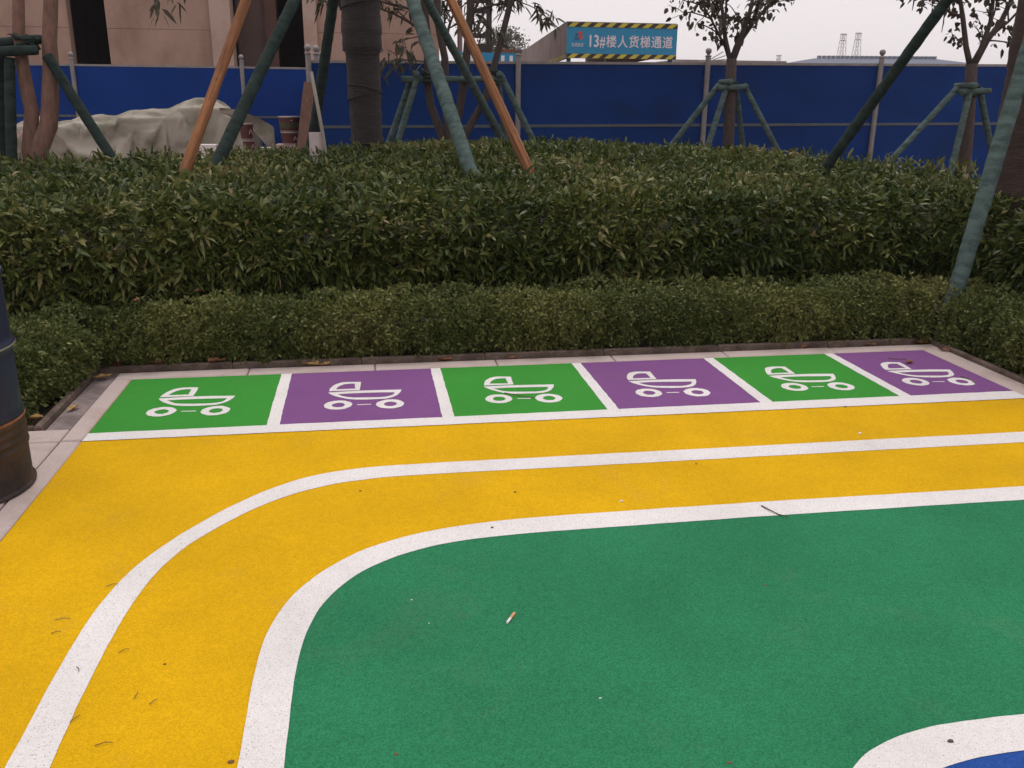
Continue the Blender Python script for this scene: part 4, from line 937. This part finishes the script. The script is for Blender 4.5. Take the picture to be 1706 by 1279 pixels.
me_n = bpy.data.meshes.new_from_object(cl.evaluated_get(bpy.context.evaluated_depsgraph_get()))
cl.modifiers.clear(); cl.data = me_n; me_n.shade_smooth()
for o in sim: o.modifiers.clear()
bpy.data.objects.remove(fl_); SC.frame_set(1)
# loose flap hanging at the right end
fb = MB(); nu, nv = 26, 14; V = []
for i in range(nu):
    for j in range(nv):
        u, v = i/(nu-1), j/(nv-1)
        V.append((-0.95 + u*0.85, 10.75 + 0.12*v + 0.03*math.sin(u*9+v*4), 1.36 - 0.30*u*u - v*(0.10+0.32*u) + 0.03*math.sin(u*13)*(v)))
fb.add(V, [(i*nv+j, (i+1)*nv+j, (i+1)*nv+j+1, i*nv+j+1) for i in range(nu-1) for j in range(nv-1)])
fb.build('canvas_flap', M['tarp'], tp, smooth=True)
rr = random.Random(8)
for i in range(6):
    x_ = -4.75 + i*0.10; z_ = 0.62 + i*0.035
    o = MB().bar((x_-0.25, 10.5+0.02*i, z_-0.22), (x_+0.28, 10.55+0.02*i, z_+0.18), 0.05, 0.05).build('timber_offcut', M['pinkboard'], tp)
MB().box(-5.0, -4.3, 10.42, 10.75, -0.05, 0.72).build('crate', M['pinkboard'], tp)
MB().box(-1.35, -0.98, 10.3, 10.55, -0.05, 0.80).build('white_box', M['paper'], tp)

# tins, pipe and boards
def tin(x, y, z0_, r_, h_, label, m=None, printed=False):
    root = empty('paint_tin', (x, y, z0_), label, 'tin', 'paint tins by the hoarding')
    MB().lathe((x,y,z0_), [(r_*.86,0),(r_*.87,.01),(r_*.99,h_-.012),(r_*.99,h_)], 26).build('body', m or M['tin_red'], root, smooth=False)
    MB().lathe((x,y,z0_+h_-0.014), [(r_*1.02,0),(r_*1.05,.008),(r_*1.03,.022),(r_*.97,.022)], 26).build('rim', M['tin_rim'], root)
    MB().lathe((x,y,z0_+.004), [(r_*.90,0),(r_*.905,.012)], 26, (False, False)).build('base_ring', M['tin_rim'], root)
    if printed:
        MB().lathe((x,y,z0_+h_*.28), [(r_*.905+.003,0),(r_*.955+.003,h_*.34)], 26, (False, False)).build('label_band', M['tin_green'], root)
        a = MB(); 
        a.box(x+.03, x+.055, y-r_*1.02, y-r_*.97, z0_+h_*.72, z0_+h_*.72+.02)
        a.build('printed_mark', M['tin_rim'], root)
    else:
        a = MB(); a.bar((x+.05,y-r_*.98,z0_+h_*.35),(x+.075,y-r_*1.0,z0_+h_*.65),.012,.012).bar((x+.10,y-r_*.94,z0_+h_*.35),(x+.075,y-r_*1.0,z0_+h_*.65),.012,.012)
        a.build('printed_mark', M['tin_rim'], root)
    return root
cr = MB().box(-0.02, 0.46, 9.98, 10.42, -0.06, 0.815).build('board_stack', M['pinkboard'], None, (0.22, 10.2, -0.06)); tag(cr, 'pinkish stacked boards under the two red tins', 'boards')
tin(0.215, 10.2, 0.818, 0.160, 0.185, 'dark red tin under the green-labelled tin, left of the black pole')
tin(0.205, 10.2, 1.014, 0.175, 0.225, 'red tin with green label band on top of another tin', printed=True)
c2 = MB().box(-0.62, -0.28, 10.0, 10.30, -0.06, 0.70).build('board_stack', M['pinkboard'], None, (-0.45, 10.15, -0.06)); tag(c2, 'low stacked boards under the tins at the right end of the canvas', 'boards')
tin(-0.45, 10.15, 0.703, 0.095, 0.17, 'small dark red tin at the right end of the canvas, lower one')
tin(-0.47, 10.15, 0.890, 0.105, 0.24, 'dark red tin half hidden under the canvas edge, upper one')
for (x_, z_, l_) in ((-0.23, .72, 'white crumpled paper scrap beside the small red tin'),):
    o = MB().box(x_-.04, x_+.16, 10.05, 10.2, -0.06, z_+.05).build('foam_block', M['paper'], None, (x_, 10.1, -0.06)); tag(o, 'white foam block beside the small red tin', 'block')
pp = empty('plastic_pipe', (0.90, 4.30, -0.06), 'off-white plastic pipe standing upright in the hedge left of the dark trunk', 'pipe')
MB().lathe((0.90,4.30,-0.055), [(.078,0),(.076,1.265),(.066,1.265),(.068,0.9)], 22, (True, True)).build('sleeve', M['plastic'], pp, smooth=False)
o = MB().tube([(1.045,4.19,-0.06),(0.995,4.205,0.85),(0.965,4.21,1.2),(0.885,4.24,1.78)], [.020,.019,.018,.016], 9).build('bamboo_stick', M['bamboo'], None, (1.045,4.19,-0.06), smooth=True)
tag(o, 'pale bamboo stick leaning against the white plastic pipe', 'stick')
o = MB().bar((0.30,9.05,-0.06),(0.60,9.20,1.75),0.16,0.03).build('leaning_board', M['bark_red'], None, (0.3,9.05,-0.06)); tag(o, 'reddish plank leaning on the fence end post beside the tins', 'plank')

# ------------------------------------------------------------------ steel drum at the left edge
dr = empty('steel_drum', (-0.352, -1.48, 0.003), 'dark blue steel drum with rusty brown lower part at the left edge', 'drum')
R_ = 0.290; H_ = 0.90
def drum_shell(z0_, z1_, rings, m, nm):
    prof = []; k = 60
    for i in range(k+1):
        z_ = z0_ + (z1_-z0_)*i/k; r_ = R_
        for zc, w_, a_ in rings: r_ += a_*math.exp(-((z_-zc)/w_)**2)
        prof.append((r_, z_))
    return MB().lathe((-0.352,-1.48,0.003), prof, 56, (False, False)).build(nm, m, dr, smooth=True)
drum_shell(0.012, 0.30, [(0.18,.010,.007),(0.215,.010,.008),(0.25,.010,.007),(0.285,.012,.006)], M['drum_rust'], 'lower_body')
drum_shell(0.301, 0.885, [(0.315,.012,.006),(0.60,.014,.012)], M['drum'], 'upper_body')
MB().lathe((-0.352,-1.48,0.003), [(R_*.98,0),(R_+.010,.004),(R_+.012,.012),(R_+.004,.022)], 56).build('bottom_rim', M['drum_rust'], dr, smooth=False)
MB().lathe((-0.352,-1.48,0.003), [(R_+.004,.872),(R_+.007,.880),(R_+.006,.896),(R_-.006,.898),(R_-.008,.886)], 56, (False, True)).build('lid', M['drum'], dr, smooth=False)
MB().lathe((-0.352,-1.48,0.003), [(R_+.0075,.297),(R_+.0088,.303),(R_+.0075,.309)], 56, (False, False)).build('rust_ring', M['rust'], dr)
MB().lathe((-0.352,-1.48,0.003), [(R_+.0128,.596),(R_+.0138,.600),(R_+.0128,.604)], 56, (False, False)).build('worn_ring', M['galv'], dr)
MB().lathe((-0.25,-1.42,0.889), [(.032,0),(.032,.012),(.02,.014)], 16).build('bung', M['galv'], dr)

# ------------------------------------------------------------------ litter
def dry_leaf(x, y, z, s_, ang, label, m, curl=0.3):
    n = 7; V = []; F = []; tws = random.uniform(-1, 1)
    for i in range(n+1):
        t_ = i/n; w_ = s_*0.25*math.sin(math.pi*min(1, t_*0.96+0.02))**0.8*random.uniform(.65, 1.25)
        zc = s_*curl*(t_-0.5)**2*1.6
        for j, e in enumerate((-1, -0.5, 0, 0.5, 1)): V.append((x + s_*(t_-.5)*math.cos(ang) - e*w_*math.sin(ang), y + s_*(t_-.5)*math.sin(ang) + e*w_*math.cos(ang), z + zc + e*e*w_*0.75 + e*tws*(t_-.5)*s_*.25 + random.uniform(0, .06)*s_))
    for i in range(n):
        for j in range(4): F.append((i*5+j, (i+1)*5+j, (i+1)*5+j+1, i*5+j+1))
    b = MB(); b.add(V, F); o = b.build('dry_leaf', m, None, (x, y, z), smooth=True)
    return tag(o, label, 'leaf', 'dry leaves lying around')
LV = [(4.653,-0.27,.003,.075,.5,'dry brown leaf on the rightmost purple bay','dry_leaf'),
 (-0.155,0.207,.03,.125,-.4,'largest curled brown leaf at the left corner of the kerb','dry_leaf'),
 (-0.169,0.052,-.002,.10,.6,'yellowish dry leaf in the gutter just below the left corner','dry_yellow'),
 (-0.179,-0.48,-.002,.085,1.2,'yellow folded leaf halfway down the left gutter','dry_yellow'),
 (-0.29,-0.70,.028,.07,.3,'dry yellow leaf on the bed corner beside the drum','dry_yellow'),
 (-0.33,-0.69,.012,.09,1.0,'brown leaf on the soil beside the drum','dry_leaf'),
 (0.10,0.205,.030,.11,.15,'brown leaf on the kerb behind the first green bay','dry_leaf'),
 (0.44,0.205,.030,.10,.05,'long reddish leaf on the kerb behind the first green bay','dry_leaf'),
 (0.99,0.165,-.004,.10,-.1,'pale leaf in the back gutter behind the second bay','dry_yellow'),
 (1.07,0.160,-.004,.08,.6,'small yellow leaf in the back gutter behind the second bay','dry_yellow'),
 (1.80,0.170,-.004,.09,0.1,'red-brown leaf in the back gutter behind the second divider','dry_leaf'),
 (4.18,0.160,-.004,.08,0.2,'brown leaf in the back gutter behind the fifth bay','dry_leaf'),
 (5.00,0.150,.0,.09,-.5,'reddish leaf at the right back corner of the border','dry_leaf'),
 (5.03,-0.05,.008,.07,-1.0,'small brown leaf on the right border strip','dry_leaf'),
 (2.23,0.150,-.004,.08,0.4,'dark brown leaf in the back gutter behind the third bay','dry_leaf'),
 (4.64,0.155,-.004,.08,.1,'brown leaf in the back gutter behind the sixth bay','dry_leaf'),
 (5.14,0.10,.02,.12,.9,'large reddish leaf under the hedge at the right back corner','dry_leaf'),
 (0.30,0.63,.372,.06,.4,'orange-brown leaf lying on top of the low hedge at left','dry_leaf'),
 (-0.02,0.42,.372,.065,1.1,'orange leaf caught on the low hedge above the left corner','dry_leaf')]
for x, y, z, s_, a_, l_, m_ in LV: dry_leaf(x, y, z, s_, a_, l_, M[m_], random.uniform(.2, .5))
def twig(pts, r_, label, z=0.010):
    o = MB().tube([(x, y, z + 0.003*(i % 2)) for i, (x, y) in enumerate(pts)], [r_*(1-.4*i/len(pts)) for i in range(len(pts))], 5).build('twig', M['twig'], None, (*pts[0], z)); return tag(o, label, 'twig', 'twigs on the court')
twig([(2.872,-2.10),(2.885,-2.15),(2.905,-2.185),(2.93,-2.215)], .0028, 'curved dark twig across the white line above the green field', .006)
twig([(2.068,-0.536),(2.12,-0.585),(2.217,-0.640)], .0028, 'dark twig lying across the pram emblem of the third bay', .006)
twig([(4.788,-0.581),(4.80,-0.66),(4.786,-0.723)], .003, 'short pale twig beside the wheel of the rightmost emblem', .005)
twig([(4.575,-0.165),(4.673,-0.205)], .0026, 'short dark twig near the back of the rightmost purple bay', .004)
for (x, y, dx, dy, l_) in ((0.609,-2.765,.016,.012,'short dark twig right of the curved white line'), (0.384,-2.638,.016,.006,'short dark twig on the yellow left of the curved line'), (0.381,-2.565,.028,.002,'thin twig on the yellow left of the curved line, the farther one'),
    (0.503,-2.843,.008,-.018,'small hooked twig on the curved white line'), (0.692,-2.985,.003,.02,'short upright twig in the near yellow track'), (0.744,-3.021,.010,.014,'bent twig in the near yellow track beside a shorter one'),
    (0.559,-3.062,.012,.018,'twig touching the inner edge of the curved line'), (0.658,-3.176,.026,.004,'twig nearest the bottom edge in the yellow track'), (0.479,-2.372,.022,.008,'twig where the white line begins to bend')):
    twig([(x-dx*.8,y-dy*.8),(x+.003,y+.002),(x+dx*.8,y+dy*.6)], .0012, l_, .0035)
def chip(x, y, z, s_, m, label, name='chip'):
    rr_ = random.Random(int((x+y)*1000)); k = 6; a0 = rr_.uniform(0, 6)
    ring = [(x + s_*rr_.uniform(.5,1)*math.cos(a0+i*2*math.pi/k), y + s_*0.6*rr_.uniform(.5,1)*math.sin(a0+i*2*math.pi/k)) for i in range(k)]
    b = MB(); b.add([(p[0],p[1],z) for p in ring] + [(x+(p[0]-x)*.7, y+(p[1]-y)*.7, z+s_*.3) for p in ring], [tuple(range(k))[::-1], tuple(range(k,2*k))] + [(i,(i+1)%k,k+(i+1)%k,k+i) for i in range(k)])
    return tag(b.build(name, m, None, (x, y, z)), label, 'chip', 'specks of debris on the court')
chip(2.767,-3.484,.005,.014,M['twig'],'dark flat chip on the white line around the blue area')
chip(1.919,-1.825,.001,.010,M['twig'],'dark speck in the far yellow track above the green field')
chip(2.768,-1.64,.001,.009,M['twig'],'dark speck beside the far straight track line')
chip(3.83,-0.999,.001,.013,M['twig'],'dark speck on the edge of the line below the fifth bay')
chip(1.781,-2.135,.0035,.010,M['twig'],'dark speck on the white line where it leaves the bend')
chip(1.288,-1.724,.001,.008,M['twig'],'brown speck just inside the bend of the yellow track')
chip(0.739,-2.849,.001,.007,M['twig'],'dark speck in the middle of the near yellow track')
chip(0.98,-3.287,.001,.012,M['rust'],'rust coloured crumb at the bottom edge by the white line')
chip(2.184,-3.471,.002,.009,M['rust'],'rust coloured crumb at the bottom edge of the green field')
chip(2.63,-2.68,.002,.008,M['rust'],'brown crumb in the right part of the green field')
chip(1.378,-3.319,.002,.008,M['rust'],'brown crumb low in the left part of the green field')
chip(2.33,-1.971,.001,.012,M['paper'],'white scrap in the far yellow track')
chip(3.702,-1.38,.001,.016,M['paper'],'white scrap on the yellow between the bays and the far line')
chip(1.933,-3.181,.002,.005,M['paper'],'tiny white grain below the cigarette end')
chip(1.454,-2.605,.002,.005,M['paper'],'tiny white grain at upper left of the green field')
chip(1.5,-2.749,.002,.004,M['paper'],'tiny white grain left of the cigarette end')
ci = empty('cigarette_end', (1.753, -2.762, 0.002), 'cigarette end with orange filter on the dark green field', 'cigarette end')
a_, m_, b_ = Vector((1.738,-2.787,.0065)), Vector((1.752,-2.764,.0065)), Vector((1.769,-2.737,.0065))
MB().tube([a_, m_], .0042, 10).build('paper_tube', M['paper'], ci); MB().tube([m_ + (b_-m_)*.01, b_], .0045, 10).build('filter', M['filter'], ci)

# ------------------------------------------------------------------ hazy air
hz = MB().box(-700, 700, -300, 700, -1.06, 31.0).build('haze', None)
hm_ = bpy.data.materials.new('haze'); hm_.use_nodes = True; ht = hm_.node_tree; ht.nodes.clear()
ho = ht.nodes.new('ShaderNodeOutputMaterial'); hv = ht.nodes.new('ShaderNodeVolumePrincipled')
hv.inputs['Color'].default_value = (1.0, 0.985, 0.985, 1); hv.inputs['Density'].default_value = 0.00055; hv.inputs['Anisotropy'].default_value = 0.0
ht.links.new(hv.outputs[0], ho.inputs['Volume']); hz.data.materials.append(hm_); hm_.cycles.homogeneous_volume = True if hasattr(hm_, 'cycles') else None
tag(hz, 'thin pale haze in the air over the whole site', kind='stuff')
